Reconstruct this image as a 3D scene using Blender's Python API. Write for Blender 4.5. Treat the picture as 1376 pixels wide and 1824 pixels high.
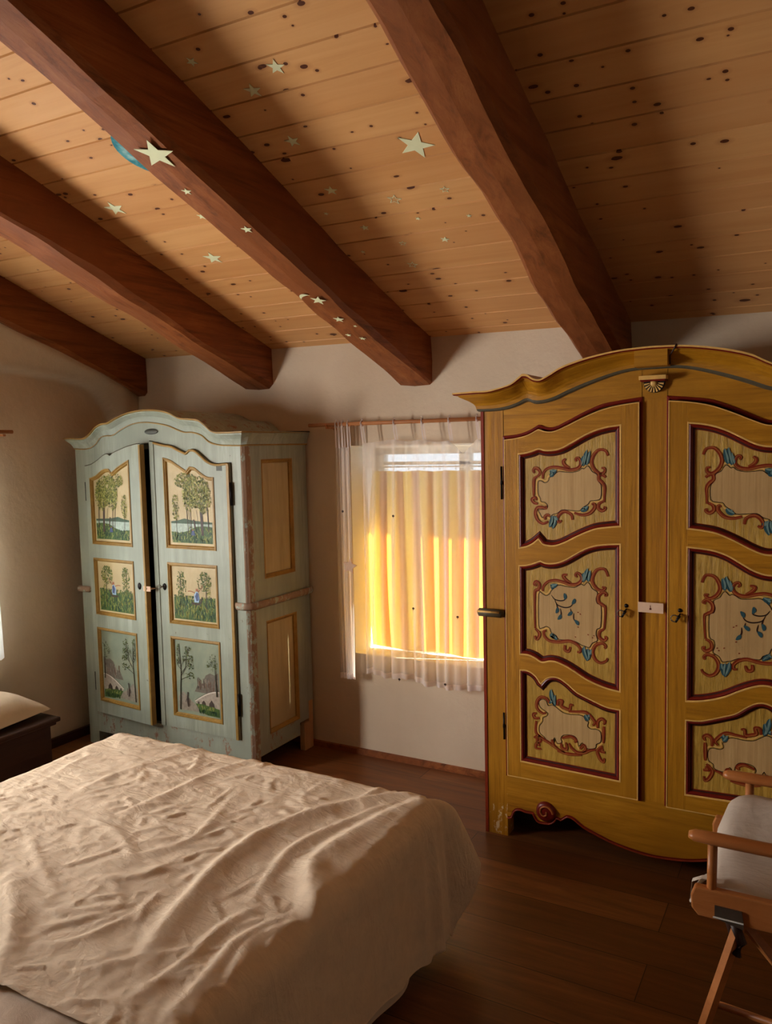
import bpy, bmesh, math, random
import numpy as np
from mathutils import Vector, Matrix, noise
for o in list(bpy.data.objects): bpy.data.objects.remove(o, do_unlink=True)
scene = bpy.context.scene; COL = scene.collection
R_ = math.radians
# ---------------------------------------------------------------- camera
cd = bpy.data.cameras.new('camera'); cam = bpy.data.objects.new('camera', cd); COL.objects.link(cam)
cr = Vector((0.87332373, 0.48662891, -0.02231505)); cu = Vector((-0.01990424, 0.081416, 0.99648144)); cf = Vector((-0.48673348, 0.86980672, -0.0807885))
cam.matrix_world = Matrix(((cr.x, cu.x, -cf.x, 0), (cr.y, cu.y, -cf.y, 0), (cr.z, cu.z, -cf.z, 1.6), (0, 0, 0, 1)))
cd.sensor_fit = 'VERTICAL'; cd.sensor_height = 24; cd.lens = 24 * 1419.2 / 1824; cd.clip_start = .05
scene.camera = cam
# ---------------------------------------------------------------- view, world, lights
vs = scene.view_settings; vs.view_transform = 'Standard'; vs.look = 'None'; vs.gamma = 1; vs.exposure = 0.88; vs.use_curve_mapping = False
w = bpy.data.worlds.new('sky'); scene.world = w; w.use_nodes = True
bg = w.node_tree.nodes['Background']; bg.inputs[0].default_value = (.85, .93, 1, 1); bg.inputs[1].default_value = .8
def light(name, kind, loc, aim, energy, color, size=.1, sy=None, spread=None):
    l = bpy.data.lights.new(name, kind); l.energy = energy; l.color = color
    if kind == 'AREA':
        l.size = size
        if sy: l.shape = 'RECTANGLE'; l.size_y = sy
        if spread: l.spread = R_(spread)
    if kind == 'SUN': l.angle = R_(size)
    o = bpy.data.objects.new(name, l); COL.objects.link(o); o.location = loc
    o.rotation_euler = Vector(aim).to_track_quat('-Z', 'Y').to_euler()
    return o
az, el = R_(69), R_(25.5)
light('sun', 'SUN', (3, 6, 5), (-math.sin(az) * math.cos(el), -math.cos(az) * math.cos(el), -math.sin(el)), 28.0, (1, .93, .80), .6)
light('daylight_side_window', 'AREA', (-4.0, .72, 1.22), (.72, .69, .02), 42, (1.0, .96, .93), .62, .95, 125)
light('daylight_far_side_window', 'AREA', (-4.12, 2.1, 1.12), (1, 0, 0), 34, (.88, .94, 1), .7, .95)
# ---------------------------------------------------------------- data measured in metres
DATA = {'y_cor_top':[(-1.2727,1.8083),(-1.2199,1.8099),(-1.1633,1.8095),(-1.1075,1.8194),(-1.0663,1.8316),(-1.0391,1.8512),(-1.0211,1.8653),(-1.0033,1.8616),(-0.9813,1.846),(-0.955,1.8402),(-0.9245,1.8525),(-0.8772,1.8784),(-0.8266,1.8954),(-0.7604,1.9108),(-0.6639,1.9251),(-0.586,1.9292),(-0.4545,1.9286),(-0.4471,1.928),(-0.3641,1.9152),(-0.2937,1.8984),(-0.2249,1.8747),(-0.1737,1.8541)],'y_cor_bot':[(-1.2309,1.7333),(-1.1618,1.7322),(-1.1005,1.7385),(-1.0588,1.7506),(-1.0221,1.7637),(-0.9951,1.7538),(-0.9592,1.7547),(-0.915,1.7646),(-0.8627,1.7857),(-0.7944,1.8113),(-0.7195,1.8357),(-0.6626,1.8501),(-0.6146,1.8559),(-0.5058,1.8558),(-0.4453,1.8462),(-0.3713,1.8313),(-0.2991,1.8099),(-0.2286,1.7829),(-0.1761,1.7634)],'y_door_top':[(-1.1298,1.6319),(-1.0691,1.6373),(-1.023,1.6509),(-0.9821,1.673),(-0.9554,1.6618),(-0.9243,1.6608),(-0.8717,1.6829),(-0.8115,1.7119),(-0.7443,1.7382),(-0.6786,1.7491),(-0.5945,1.7588)],'y_door_leaf_top':[(-1.1205,1.6183),(-1.0692,1.6241),(-1.0232,1.6352),(-0.9823,1.6557),(-0.9555,1.6463),(-0.9244,1.6454),(-0.8718,1.6651),(-0.8116,1.6926),(-0.7443,1.7183),(-0.6786,1.7327),(-0.6127,1.7403)],'y_door_bot':[(-1.1256,0.2636),(-0.6015,0.2562)],'y_rdoor':[(-0.5228,1.7584)],'p1t':[(-1.0624,1.5615),(-1.0376,1.5647),(-1.0074,1.5714),(-0.983,1.58),(-0.9589,1.5742),(-0.9184,1.5746),(-0.8857,1.5835),(-0.8497,1.6022),(-0.8071,1.6256),(-0.7652,1.6435),(-0.7238,1.6543),(-0.6713,1.6611)],'p1b':[(-1.062,1.1957),(-1.0331,1.2024),(-1.0063,1.2164),(-0.9835,1.2356),(-0.9687,1.2161),(-0.9463,1.2097),(-0.9167,1.2109),(-0.88,1.225),(-0.8437,1.2442),(-0.8044,1.2634),(-0.7656,1.2788),(-0.7169,1.2873),(-0.6758,1.2919)],'p2t':[(-1.0653,1.1225),(-1.0337,1.1261),(-1.0032,1.1351),(-0.9785,1.1456),(-0.9579,1.1385),(-0.9207,1.1394),(-0.8839,1.1521),(-0.844,1.1757),(-0.8045,1.1989),(-0.7656,1.213),(-0.7238,1.22),(-0.6758,1.2237)],'p2b':[(-1.0619,0.7713),(-1.029,0.7711),(-1.0021,0.7627),(-0.9756,0.7488),(-0.9415,0.7564),(-0.9153,0.7557),(-0.882,0.7447),(-0.8454,0.7269),(-0.802,0.7028),(-0.7591,0.6864),(-0.7168,0.6755),(-0.6767,0.67)],'p3t':[(-1.0626,0.7043),(-1.0373,0.7054),(-1.0142,0.6968),(-0.9951,0.6803),(-0.98,0.6558),(-0.9608,0.6789),(-0.9344,0.6916),(-0.9045,0.6897),(-0.8749,0.673),(-0.8384,0.6445),(-0.7985,0.6278),(-0.7592,0.6131),(-0.7238,0.6017),(-0.6766,0.5976)],'p3b':[(-1.064,0.3333),(-0.6763,0.3234)],'c1_out':[(-0.9863,1.455),(-0.975,1.4569),(-0.9639,1.4504),(-0.9527,1.4525),(-0.9452,1.4605),(-0.9433,1.4695),(-0.9266,1.4785),(-0.9082,1.4928),(-0.8827,1.4909),(-0.8538,1.4897),(-0.8287,1.4959),(-0.818,1.5047),(-0.8092,1.5029),(-0.7968,1.5133),(-0.788,1.5062),(-0.7792,1.4922),(-0.7617,1.4816),(-0.76,1.4641),(-0.7548,1.4536),(-0.7461,1.4396),(-0.7478,1.3941),(-0.7688,1.3851),(-0.7864,1.3831),(-0.7953,1.3706),(-0.8148,1.3578),(-0.8291,1.3451),(-0.8615,1.3463),(-0.8943,1.3475),(-0.9127,1.3345),(-0.9312,1.3287),(-0.9423,1.3194),(-0.9497,1.3265),(-0.9609,1.3244),(-0.9722,1.3169),(-0.9796,1.3295),(-0.9871,1.3439),(-0.972,1.3471),(-0.9571,1.3481),(-0.9495,1.361),(-0.9606,1.3753),(-0.9756,1.3788),(-0.9792,1.3915),(-0.9866,1.4059),(-0.9884,1.4278)],'c1_red':[[(-0.9899,1.475),(-0.9804,1.4895),(-0.9878,1.5033),(-1.001,1.507),(-1.0078,1.4969),(-1.0018,1.4888)],[(-0.9918,1.475),(-1.005,1.4641),(-1.0061,1.4313),(-1.0071,1.3985)],[(-0.9694,1.4659),(-0.9674,1.4876),(-0.9524,1.5045),(-0.9265,1.5108),(-0.8972,1.507),(-0.8646,1.4997),(-0.8376,1.5037),(-0.824,1.5153),(-0.8233,1.5312),(-0.8322,1.5447),(-0.8422,1.5402),(-0.8375,1.5313)],[(-0.8646,1.5068),(-0.8826,1.5176),(-0.8891,1.5319),(-0.8789,1.5417)],[(-0.7201,1.5508),(-0.7304,1.57),(-0.7547,1.5729),(-0.7739,1.5533),(-0.7809,1.5272),(-0.7722,1.5026),(-0.7513,1.485),(-0.7339,1.4902),(-0.7332,1.5041),(-0.7443,1.5059)],[(-0.7287,1.471),(-0.7374,1.478),(-0.7513,1.4816),(-0.7547,1.4641),(-0.7408,1.4501),(-0.7329,1.4344),(-0.7339,1.4047),(-0.7339,1.3785)],[(-0.7374,1.382),(-0.7531,1.373),(-0.7566,1.3571),(-0.7426,1.3468),(-0.7298,1.3558),(-0.7374,1.3609)],[(-0.8471,1.3366),(-0.8185,1.3293),(-0.79,1.3353),(-0.7706,1.3568),(-0.7723,1.3727),(-0.7811,1.369)],[(-0.8537,1.3099),(-0.8598,1.3302),(-0.8833,1.3405),(-0.9017,1.3329),(-0.9128,1.3146),(-0.9073,1.2992),(-0.8963,1.306)],[(-0.9499,1.301),(-0.9705,1.2924),(-0.9911,1.3054),(-1.0004,1.3309),(-0.9927,1.353),(-0.972,1.3552),(-0.957,1.3518),(-0.957,1.3627)],[(-0.9907,1.3694),(-1.005,1.3729),(-1.0132,1.3863),(-0.9999,1.393),(-0.9962,1.3821)],[(-0.9423,1.323),(-0.9535,1.3264),(-0.9629,1.3171),(-0.9592,1.3081)]],'c1_blue':[[(-0.8002,1.5712),(-0.8055,1.5415),(-0.8127,1.5134)],[(-0.7879,1.5675),(-0.7967,1.5379),(-0.8003,1.5169)],[(-0.8108,1.5521),(-0.8151,1.5311),(-0.8198,1.5153)],[(-0.9413,1.4965),(-0.9302,1.4929),(-0.9155,1.4964)],[(-0.9376,1.4893),(-0.934,1.4821),(-0.9414,1.4749)],[(-0.822,1.3435),(-0.8077,1.3509),(-0.7953,1.3617)],[(-0.8148,1.3561),(-0.8077,1.3473)],[(-0.9349,1.3214),(-0.935,1.3014),(-0.9444,1.2793)],[(-0.9275,1.3233),(-0.9239,1.3017),(-0.9315,1.2743)],[(-0.9201,1.3199),(-0.9165,1.3019)]],'c2_out':[(-0.9875,1.0137),(-0.9742,1.0165),(-0.9592,1.0101),(-0.9441,1.0186),(-0.9365,1.032),(-0.9104,1.054),(-0.8846,1.052),(-0.8481,1.0497),(-0.8299,1.0593),(-0.8191,1.0636),(-0.8101,1.0598),(-0.7976,1.0722),(-0.7887,1.0656),(-0.7798,1.05),(-0.7604,1.037),(-0.7657,1.0115),(-0.7604,0.9939),(-0.7463,0.9843),(-0.7481,0.9087),(-0.7622,0.8966),(-0.7658,0.8746),(-0.7605,0.8534),(-0.7801,0.8405),(-0.7909,0.8231),(-0.8089,0.8267),(-0.8197,0.8292),(-0.8414,0.8398),(-0.8707,0.8442),(-0.9077,0.8424),(-0.9188,0.8561),(-0.9375,0.8655),(-0.9449,0.8834),(-0.9599,0.8894),(-0.9751,0.8824),(-0.9884,0.8906)],'c2_red':[[(-0.9968,1.0484),(-1.0074,1.0532),(-0.9985,1.0642),(-0.9861,1.0528),(-0.99,1.0339),(-1.0046,1.0229),(-1.0057,0.9713),(-1.0049,0.8778)],[(-1.0066,0.8476),(-0.9983,0.8341),(-0.9867,0.8533),(-0.9935,0.8676),(-1.0049,0.8759)],[(-0.9723,1.0277),(-0.9702,1.0464),(-0.9513,1.0661),(-0.9214,1.0735),(-0.8919,1.068),(-0.8626,1.0608),(-0.8371,1.0642),(-0.8209,1.0797),(-0.8233,1.0976),(-0.8363,1.107),(-0.8443,1.0982),(-0.8363,1.0914)],[(-0.8626,1.0662),(-0.8826,1.0795),(-0.891,1.0936),(-0.8752,1.0982)],[(-0.72,1.1002),(-0.7322,1.1261),(-0.7585,1.1246),(-0.7744,1.1041),(-0.7798,1.0787),(-0.7656,1.0545),(-0.7445,1.0452),(-0.7305,1.0562),(-0.7427,1.0589)],[(-0.734,1.0263),(-0.7252,1.0305),(-0.7375,1.0393),(-0.7551,1.0248),(-0.7551,1.0015),(-0.7375,0.9886),(-0.7298,0.9766),(-0.734,0.8992)],[(-0.7347,0.8984),(-0.7509,0.8886),(-0.7534,0.8667),(-0.7358,0.8559),(-0.7252,0.8659),(-0.734,0.8704)],[(-0.734,0.8254),(-0.7287,0.8332),(-0.7411,0.8438),(-0.7659,0.8347),(-0.7784,0.808),(-0.7695,0.7799),(-0.7482,0.7678),(-0.727,0.7774),(-0.7217,0.7888)],[(-0.96,0.8726),(-0.9707,0.866),(-0.9659,0.8478),(-0.9452,0.8331),(-0.9077,0.8324),(-0.8707,0.8398),(-0.8451,0.8332),(-0.827,0.8175),(-0.827,0.801),(-0.8379,0.8016)],[(-0.8855,0.8224),(-0.8856,0.8039),(-0.8709,0.8),(-0.8635,0.8173)]],'c2_blue':[[(-0.7975,1.1243),(-0.8047,1.0987),(-0.8137,1.073)],[(-0.7868,1.1177),(-0.794,1.0958),(-0.794,1.076)],[(-0.81,1.1092),(-0.8137,1.091),(-0.8173,1.0745)],[(-0.942,1.0538),(-0.929,1.051),(-0.9159,1.0573)],[(-0.9402,1.0447),(-0.929,1.0454)],[(-0.8125,0.8226),(-0.8089,0.8011),(-0.7982,0.7694)],[(-0.7981,0.8169),(-0.7945,0.7954),(-0.7946,0.7734)],[(-0.7855,0.8145),(-0.7891,0.7923)],[(-0.9451,0.8517),(-0.9338,0.8547),(-0.917,0.8396)],[(-0.9394,0.8634),(-0.9263,0.8442)]],'c2_sprig':[[(-0.9385,1.0153),(-0.9255,0.9997),(-0.9033,0.9947),(-0.8848,1.0009),(-0.8866,1.0172)],[(-0.9255,0.9997),(-0.9145,0.9784),(-0.8849,0.9697),(-0.8611,0.9771),(-0.85,0.9998)],[(-0.92,0.9854),(-0.9145,0.9674),(-0.9183,0.9523)],[(-0.9034,0.9646),(-0.8998,0.9428),(-0.9091,0.9273)],[(-0.8629,0.9678),(-0.8611,0.9533),(-0.8685,0.9454)],[(-0.8502,0.9506),(-0.8503,0.9287),(-0.8376,0.9115)]],'c3_out':[(-0.9737,0.5203),(-0.9583,0.5302),(-0.9545,0.5422),(-0.9658,0.55),(-0.983,0.5608),(-0.9906,0.5749),(-0.9886,0.5866),(-0.9751,0.5953),(-0.9618,0.5903),(-0.9543,0.5725),(-0.9353,0.577),(-0.9165,0.5665),(-0.8941,0.5529),(-0.8644,0.5497),(-0.8313,0.5527),(-0.8131,0.548),(-0.8059,0.5343),(-0.795,0.5304),(-0.7986,0.5131),(-0.7842,0.5043),(-0.7626,0.5058),(-0.7483,0.4952),(-0.7483,0.4602),(-0.7645,0.4483),(-0.7681,0.4329),(-0.7879,0.4258),(-0.8024,0.4271),(-0.8188,0.4449),(-0.8317,0.4296),(-0.8353,0.4477),(-0.8463,0.4647),(-0.8684,0.4686),(-0.8945,0.4625),(-0.904,0.4478),(-0.9003,0.4333),(-0.9172,0.4267),(-0.9285,0.4476),(-0.9399,0.4267),(-0.959,0.4293),(-0.9703,0.4446),(-0.9875,0.4572),(-0.9893,0.4837),(-0.9757,0.5048)],'c3_red':[[(-0.9485,0.5846),(-0.9617,0.6017),(-0.9846,0.6024),(-0.9994,0.5813),(-0.9984,0.5548),(-0.9774,0.5388),(-0.9621,0.5429)],[(-0.989,0.518),(-1.0084,0.5152),(-1.0141,0.5296),(-1.0005,0.5354)],[(-1.0026,0.5045),(-1.0049,0.4582),(-0.9781,0.4357),(-0.9476,0.4217),(-0.9174,0.4039),(-0.8874,0.3939)],[(-1.0128,0.4339),(-0.9934,0.4447),(-0.9858,0.4268),(-1.0014,0.4128),(-1.0054,0.3929),(-0.9822,0.3929)],[(-1.0012,0.4358),(-0.9975,0.4172),(-0.9898,0.4032)],[(-0.9165,0.5778),(-0.9126,0.599),(-0.8977,0.5992),(-0.9015,0.5799),(-0.8866,0.5727),(-0.8681,0.5697),(-0.8643,0.5889),(-0.8532,0.5868)],[(-0.8718,0.5617),(-0.8349,0.5652),(-0.8058,0.5676),(-0.7841,0.5523),(-0.7698,0.5324),(-0.7788,0.5199)],[(-0.759,0.5119),(-0.759,0.5377),(-0.7447,0.5508),(-0.7312,0.5419),(-0.7376,0.5299)],[(-0.7358,0.5229),(-0.7369,0.4933),(-0.7376,0.4564)],[(-0.7412,0.4448),(-0.7609,0.423),(-0.7519,0.3949),(-0.7377,0.3827),(-0.7334,0.3982)],[(-0.7305,0.4208),(-0.7483,0.4251),(-0.7376,0.4343)],[(-0.8983,0.4506),(-0.8648,0.4617),(-0.8426,0.4503),(-0.85,0.4416)],[(-0.8723,0.4341),(-0.8575,0.414),(-0.8354,0.4028),(-0.8098,0.4072),(-0.7916,0.4178),(-0.7663,0.4258)],[(-0.9022,0.4292),(-0.8985,0.4109),(-0.8798,0.4103),(-0.8834,0.4361)],[(-0.828,0.419),(-0.8133,0.4364),(-0.8061,0.419),(-0.8207,0.4053)],[(-0.9399,0.4382),(-0.9324,0.4166),(-0.9173,0.4077)],[(-0.9174,0.3963),(-0.8724,0.3908),(-0.8208,0.396)]],'c3_blue':[[(-0.9425,0.6382),(-0.9389,0.6123),(-0.9315,0.5795)],[(-0.9257,0.6179),(-0.9314,0.5945),(-0.9259,0.5765)],[(-0.9466,0.5924),(-0.939,0.5859)],[(-0.8094,0.556),(-0.8022,0.5459),(-0.795,0.5359)],[(-0.7931,0.5584),(-0.7968,0.5467)]],'y_apron':[(-1.1459,0.091),(-1.1362,0.0786),(-1.1118,0.0771),(-1.1018,0.1051),(-1.0774,0.1198),(-1.0487,0.1163),(-1.0201,0.1176),(-1.0061,0.0923),(-0.9733,0.0853),(-0.936,0.0981),(-0.9221,0.1197),(-0.9038,0.1125),(-0.8809,0.1332),(-0.8629,0.1325),(-0.8181,0.1054),(-0.7652,0.0852),(-0.6958,0.0649),(-0.6279,0.0538),(-0.5533,0.0494),(-0.4725,0.0514),(-0.3861,0.0655),(-0.3553,0.0713)],'g_cor_top':[(-3.6114,1.6878),(-3.5729,1.6887),(-3.4405,1.6882),(-3.4049,1.7061),(-3.3619,1.7375),(-3.3136,1.7564),(-3.267,1.7594),(-3.2133,1.7786),(-3.1474,1.7988),(-3.0705,1.811),(-2.9955,1.815),(-2.9104,1.8096),(-2.8395,1.7953),(-2.7706,1.7665),(-2.7015,1.7596),(-2.6451,1.7507),(-2.607,1.7264),(-2.5695,1.6973),(-2.493,1.6891),(-2.391,1.6903),(-2.3436,1.6906)],'g_cor_bot':[(-3.6331,1.6279),(-3.5902,1.6271),(-3.4637,1.6267),(-3.4069,1.6494),(-3.3705,1.6817),(-3.3294,1.6901),(-3.2826,1.6907),(-3.2148,1.7195),(-3.1354,1.7446),(-3.0462,1.7507),(-2.9599,1.7414),(-2.8876,1.7275),(-2.8172,1.7032),(-2.7823,1.6933),(-2.7241,1.69),(-2.6674,1.6728),(-2.6236,1.6414),(-2.5681,1.6273),(-2.4367,1.6204)],'gr_top':[(-3.03,1.6627),(-2.9909,1.6573),(-2.931,1.6445),(-2.8634,1.6337),(-2.8059,1.6107),(-2.7693,1.5977),(-2.7477,1.6146),(-2.7151,1.6122),(-2.6758,1.5869),(-2.6371,1.5589),(-2.5902,1.5432),(-2.5234,1.5455)],'gl_top':[(-0.0165,1.5366),(0.0613,1.5484),(0.1115,1.568),(0.1666,1.594),(0.1986,1.6002),(0.2187,1.5901),(0.2405,1.6029),(0.3034,1.6215),(0.365,1.6365),(0.4351,1.6478)],'gr_p1t':[(-2.925,1.5737),(-2.8762,1.5617),(-2.827,1.5361),(-2.7744,1.5077),(-2.7526,1.5274),(-2.72,1.5228),(-2.6807,1.4979),(-2.6414,1.4782),(-2.6017,1.4744)],'gr_p':[(-2.9242,1.1168),(-2.6001,1.12),(-2.9224,1.0459),(-2.5984,1.0438)],'gr_p_':[(-2.9302,0.728),(-2.6037,0.7365),(-2.9255,0.6609),(-2.5966,0.6698),(-2.9322,0.2532),(-2.608,0.2529)],'gl_p1t':[(0.0384,1.4709),(0.0938,1.4845),(0.1605,1.5178),(0.208,1.5209),(0.2271,1.4999),(0.2757,1.5273),(0.3283,1.5497),(0.3676,1.5655)],'gl_p':[(0.0414,1.1172),(0.3714,1.1185),(0.041,1.0465),(0.3757,1.04)],'gl_p_':[(0.0424,0.735),(0.3665,0.7375),(0.0443,0.6643),(0.3754,0.6653),(0.0461,0.245),(0.3702,0.2747)],'g_side':[(3.4585,1.7036),(2.991,1.6267),(3.4575,1.623),(2.9959,0.8673),(3.456,0.8663),(2.9942,0.8383),(3.455,0.847),(3.0809,1.5558),(3.3531,1.5512),(3.0823,0.9706),(3.3297,0.97),(3.0793,0.7632),(3.3392,0.7566),(3.0645,0.1832),(3.3042,0.1955),(2.9765,0.1536),(3.3236,0.1013),(3.3348,0.1564),(3.4255,0.1273),(3.3357,0.0185),(3.4193,0.0092)],'misc_g':[(-3.0045,1.7054),(-3.1147,0.9151),(-2.9525,0.9229),(-3.0354,0.9087),(-2.5628,1.5188),(-2.4997,1.3956),(-2.5264,0.3527),(-3.5003,1.5072),(-3.5796,0.3612),(-3.5632,0.864),(-2.4502,0.8583)],'misc_y':[(-0.5547,1.8264),(-0.5546,1.8106),(-0.5546,1.7909),(-0.603,1.8135),(-0.5127,1.8082),(-0.6648,0.981),(-0.4657,0.991),(-0.6063,1.0107),(-0.5178,1.0236),(-0.6062,0.9753),(-0.5176,0.9909),(-1.1384,1.5174),(-1.1399,1.3847),(-1.1426,0.5223),(-1.1439,0.4057),(-1.2415,0.9435),(-1.1355,0.9429),(-1.242,0.9089),(-1.1382,0.9131),(-0.9653,0.1424),(-1.1183,0.1054)],'folds':[(0.022,0.02,[(-1.14,2.234),(-1.273,2.108),(-1.376,1.948),(-1.428,1.778),(-1.427,1.584),(-1.385,1.399),(-1.335,1.251),(-1.308,1.191)]),(0.03,0.024,[(-1.087,2.236),(-1.161,2.028),(-1.197,1.834),(-1.199,1.699),(-1.132,1.592),(-1.054,1.507),(-0.997,1.425),(-0.937,1.314),(-0.866,1.205)]),(0.014,0.01,[(-1.779,2.275),(-1.861,2.085),(-1.884,1.842),(-1.903,1.659)]),(0.012,0.01,[(-2.138,2.256),(-2.248,2.079),(-2.384,1.973),(-2.37,1.801)]),(0.012,0.009,[(-1.898,2.338),(-2.052,2.223),(-2.112,2.036),(-2.166,1.866),(-2.16,1.706)]),(0.014,0.012,[(-1.322,2.054),(-1.403,1.816),(-1.403,1.617)]),(0.014,0.012,[(-1.187,2.121),(-1.273,1.894),(-1.301,1.713),(-1.245,1.498)]),(0.014,0.012,[(-1.133,1.484),(-1.169,1.336),(-1.142,1.208),(-1.132,1.089)]),(0.012,0.01,[(-1.216,1.476),(-1.237,1.364),(-1.219,1.223),(-1.237,1.083)]),(0.02,0.018,[(-1.9,1.282),(-1.739,1.175),(-1.637,1.096),(-1.583,1.035)]),(0.012,0.01,[(-2.236,1.493),(-2.044,1.611),(-1.851,1.626)]),(0.012,0.008,[(-1.986,1.618),(-1.783,1.564),(-1.643,1.474)]),(0.012,0.009,[(-2.098,1.482),(-1.855,1.346),(-1.725,1.291)]),(0.012,0.009,[(-1.076,1.496),(-1.141,1.381),(-1.118,1.275),(-1.069,1.17)]),(0.01,0.008,[(-2.026,2.154),(-1.955,2.039),(-2.015,1.957)]),(0.01,0.008,[(-1.45,1.34),(-1.471,1.244),(-1.503,1.165),(-1.598,1.101)]),(0.012,0.009,[(-1.241,1.269),(-1.288,1.216),(-1.342,1.159),(-1.406,1.085)]),(0.012,0.008,[(-1.695,1.966),(-1.607,1.727),(-1.607,1.604),(-1.713,1.461)]),(0.012,0.009,[(-1.28,2.267),(-1.297,2.102),(-1.396,1.938)]),(0.01,0.008,[(-1.465,2.143),(-1.466,2.018),(-1.386,1.943),(-1.514,1.852)]),(0.012,0.009,[(-1.075,2.182),(-1.048,1.933),(-1.08,1.78)]),(0.01,0.007,[(-1.043,2.169),(-1.02,1.995),(-1.009,1.86)]),(0.012,0.009,[(-1.668,1.359),(-1.565,1.451),(-1.54,1.592)]),(0.01,0.008,[(-1.658,1.216),(-1.576,1.258),(-1.495,1.335)]),(0.01,0.008,[(-1.648,1.138),(-1.562,1.214),(-1.519,1.287)])],'hemline':[(-1.508,0.993),(-1.236,1.025),(-1.35,0.951)],'cur_top':[(-2.0308,1.6219),(-1.9505,1.6284),(-1.8562,1.637),(-1.7737,1.627),(-1.6984,1.6332),(-1.6308,1.621),(-1.5583,1.6246),(-1.5217,1.5952),(-1.4882,1.5635),(-1.4512,1.5938),(-1.4174,1.629),(-1.3954,1.6208)],'cur_bot':[(-2.218,0.4218),(-2.1322,0.4323),(-2.0479,0.4543),(-1.9753,0.466),(-1.9175,0.4501),(-1.822,0.462),(-1.7599,0.4556),(-1.6837,0.4401),(-1.5791,0.4371),(-1.4113,0.4537)],'cur_left':[(-2.1868,1.6958),(-2.1934,1.5972),(-2.1744,1.4553),(-2.1959,1.3127),(-2.218,0.4218),(-2.1396,1.6046),(-2.0966,1.6038),(-2.1093,1.5115),(-2.0889,1.3144),(-2.1032,1.0582),(-2.1322,0.4323),(-2.0308,1.6219),(-2.038,1.3713),(-2.0111,1.1753),(-2.0816,0.4386)],'cur_loops':[(-2.1827,1.7181),(-2.1593,1.7174),(-2.1361,1.7166),(-2.028,1.7185),(-1.8542,1.7208),(-1.6965,1.7232),(-1.5566,1.7234),(-1.416,1.7234),(-2.147,1.2622),(-1.8593,1.2576),(-1.749,0.8164),(-1.5143,0.819),(-1.8659,0.4736),(-1.593,0.4821),(-1.5561,1.2567)]}

MX = lambda x: -1.11 - x
# ---------------------------------------------------------------- materials
def srgb(r, g, b):
    f = lambda c: (c / 255 / 12.92) if c / 255 <= .04045 else ((c / 255 + .055) / 1.055) ** 2.4
    return (f(r), f(g), f(b), 1)
class NT:
    def __init__(s, name, rough=.6, spec=.3):
        s.m = bpy.data.materials.new(name); s.m.use_nodes = True; s.t = s.m.node_tree; s.n = s.t.nodes; s.l = s.t.links
        s.b = s.n['Principled BSDF']; s.b.inputs['Roughness'].default_value = rough; s.b.inputs['Specular IOR Level'].default_value = spec
    def add(s, t, **k):
        n = s.n.new(t)
        for a, v in k.items(): setattr(n, a, v)
        return n
    def put(s, sock, v):
        if isinstance(v, bpy.types.NodeSocket): s.l.new(v, sock)
        elif v is not None: sock.default_value = v
    def coord(s, scale=(1, 1, 1), rot=(0, 0, 0), kind='Object'):
        c = s.add('ShaderNodeTexCoord'); m = s.add('ShaderNodeMapping')
        m.inputs['Scale'].default_value = scale; m.inputs['Rotation'].default_value = rot
        s.l.new(c.outputs[kind], m.inputs[0]); return m.outputs[0]
    def noise(s, vec, scale=5, detail=4, rough=.6, dist=0):
        n = s.add('ShaderNodeTexNoise'); s.l.new(vec, n.inputs['Vector'])
        n.inputs['Scale'].default_value = scale; n.inputs['Detail'].default_value = detail; n.inputs['Roughness'].default_value = rough; n.inputs['Distortion'].default_value = dist
        return n.outputs['Fac']
    def ramp(s, f, stops, interp='LINEAR'):
        r = s.add('ShaderNodeValToRGB'); r.color_ramp.interpolation = interp; e = r.color_ramp.elements
        while len(e) < len(stops): e.new(.5)
        for el_, (p, c) in zip(e, stops): el_.position = p; el_.color = c if len(c) == 4 else (*c, 1)
        s.l.new(f, r.inputs[0]); return r.outputs[0]
    def mix(s, f, a, b, mode='MIX'):
        m = s.add('ShaderNodeMix', data_type='RGBA', blend_type=mode)
        s.put(m.inputs[0], f); s.put(m.inputs[6], a); s.put(m.inputs[7], b); return m.outputs[2]
    def math(s, op, a, b=None, c=None):
        m = s.add('ShaderNodeMath', operation=op); s.put(m.inputs[0], a); s.put(m.inputs[1], b)
        if c is not None: s.put(m.inputs[2], c)
        return m.outputs[0]
    def bump(s, h, strength=.3, dist=.01):
        b = s.add('ShaderNodeBump'); b.inputs['Strength'].default_value = strength; b.inputs['Distance'].default_value = dist
        s.l.new(h, b.inputs['Height']); s.l.new(b.outputs[0], s.b.inputs['Normal'])
    def col(s, c): s.put(s.b.inputs['Base Color'], c); return s.m
W = (1, 1, 1, 1); K = (0, 0, 0, 1)
def plain(name, c, rough=.6, metal=0, var=.12, scale=40):
    t = NT(name, rough); v = t.coord(); n = t.noise(v, scale, 3)
    d = tuple(x * (1 - var) for x in c[:3]) + (1,); l = tuple(min(1, x * (1 + var)) for x in c[:3]) + (1,)
    t.b.inputs['Metallic'].default_value = metal; t.bump(n, .1, .002)
    return t.col(t.ramp(n, [(.3, d), (.7, l)]))
def grain(name, dark, mid, light, stretch=(60, 60, 2.5), rough=.45, wear=None, bump=.25, spec=.35, wamt=.62):
    t = NT(name, rough, spec); v = t.coord(stretch)
    n = t.noise(v, 1, 6, .7, .4); big = t.noise(t.coord((1.3, 1.3, 1.3)), 2.2, 3)
    c = t.ramp(n, [(.28, dark), (.5, mid), (.74, light)])
    c = t.mix(t.ramp(big, [(.35, K), (.7, W)]), c, tuple(x * .80 for x in mid[:3]) + (1,))
    if wear:
        q = t.noise(t.coord((9, 9, 5)), 3, 8, .75); k = t.ramp(q, [(wamt, K), (wamt + .03, W)])
        c = t.mix(k, c, wear)
    t.bump(n, bump, .004); return t.col(c)
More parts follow.
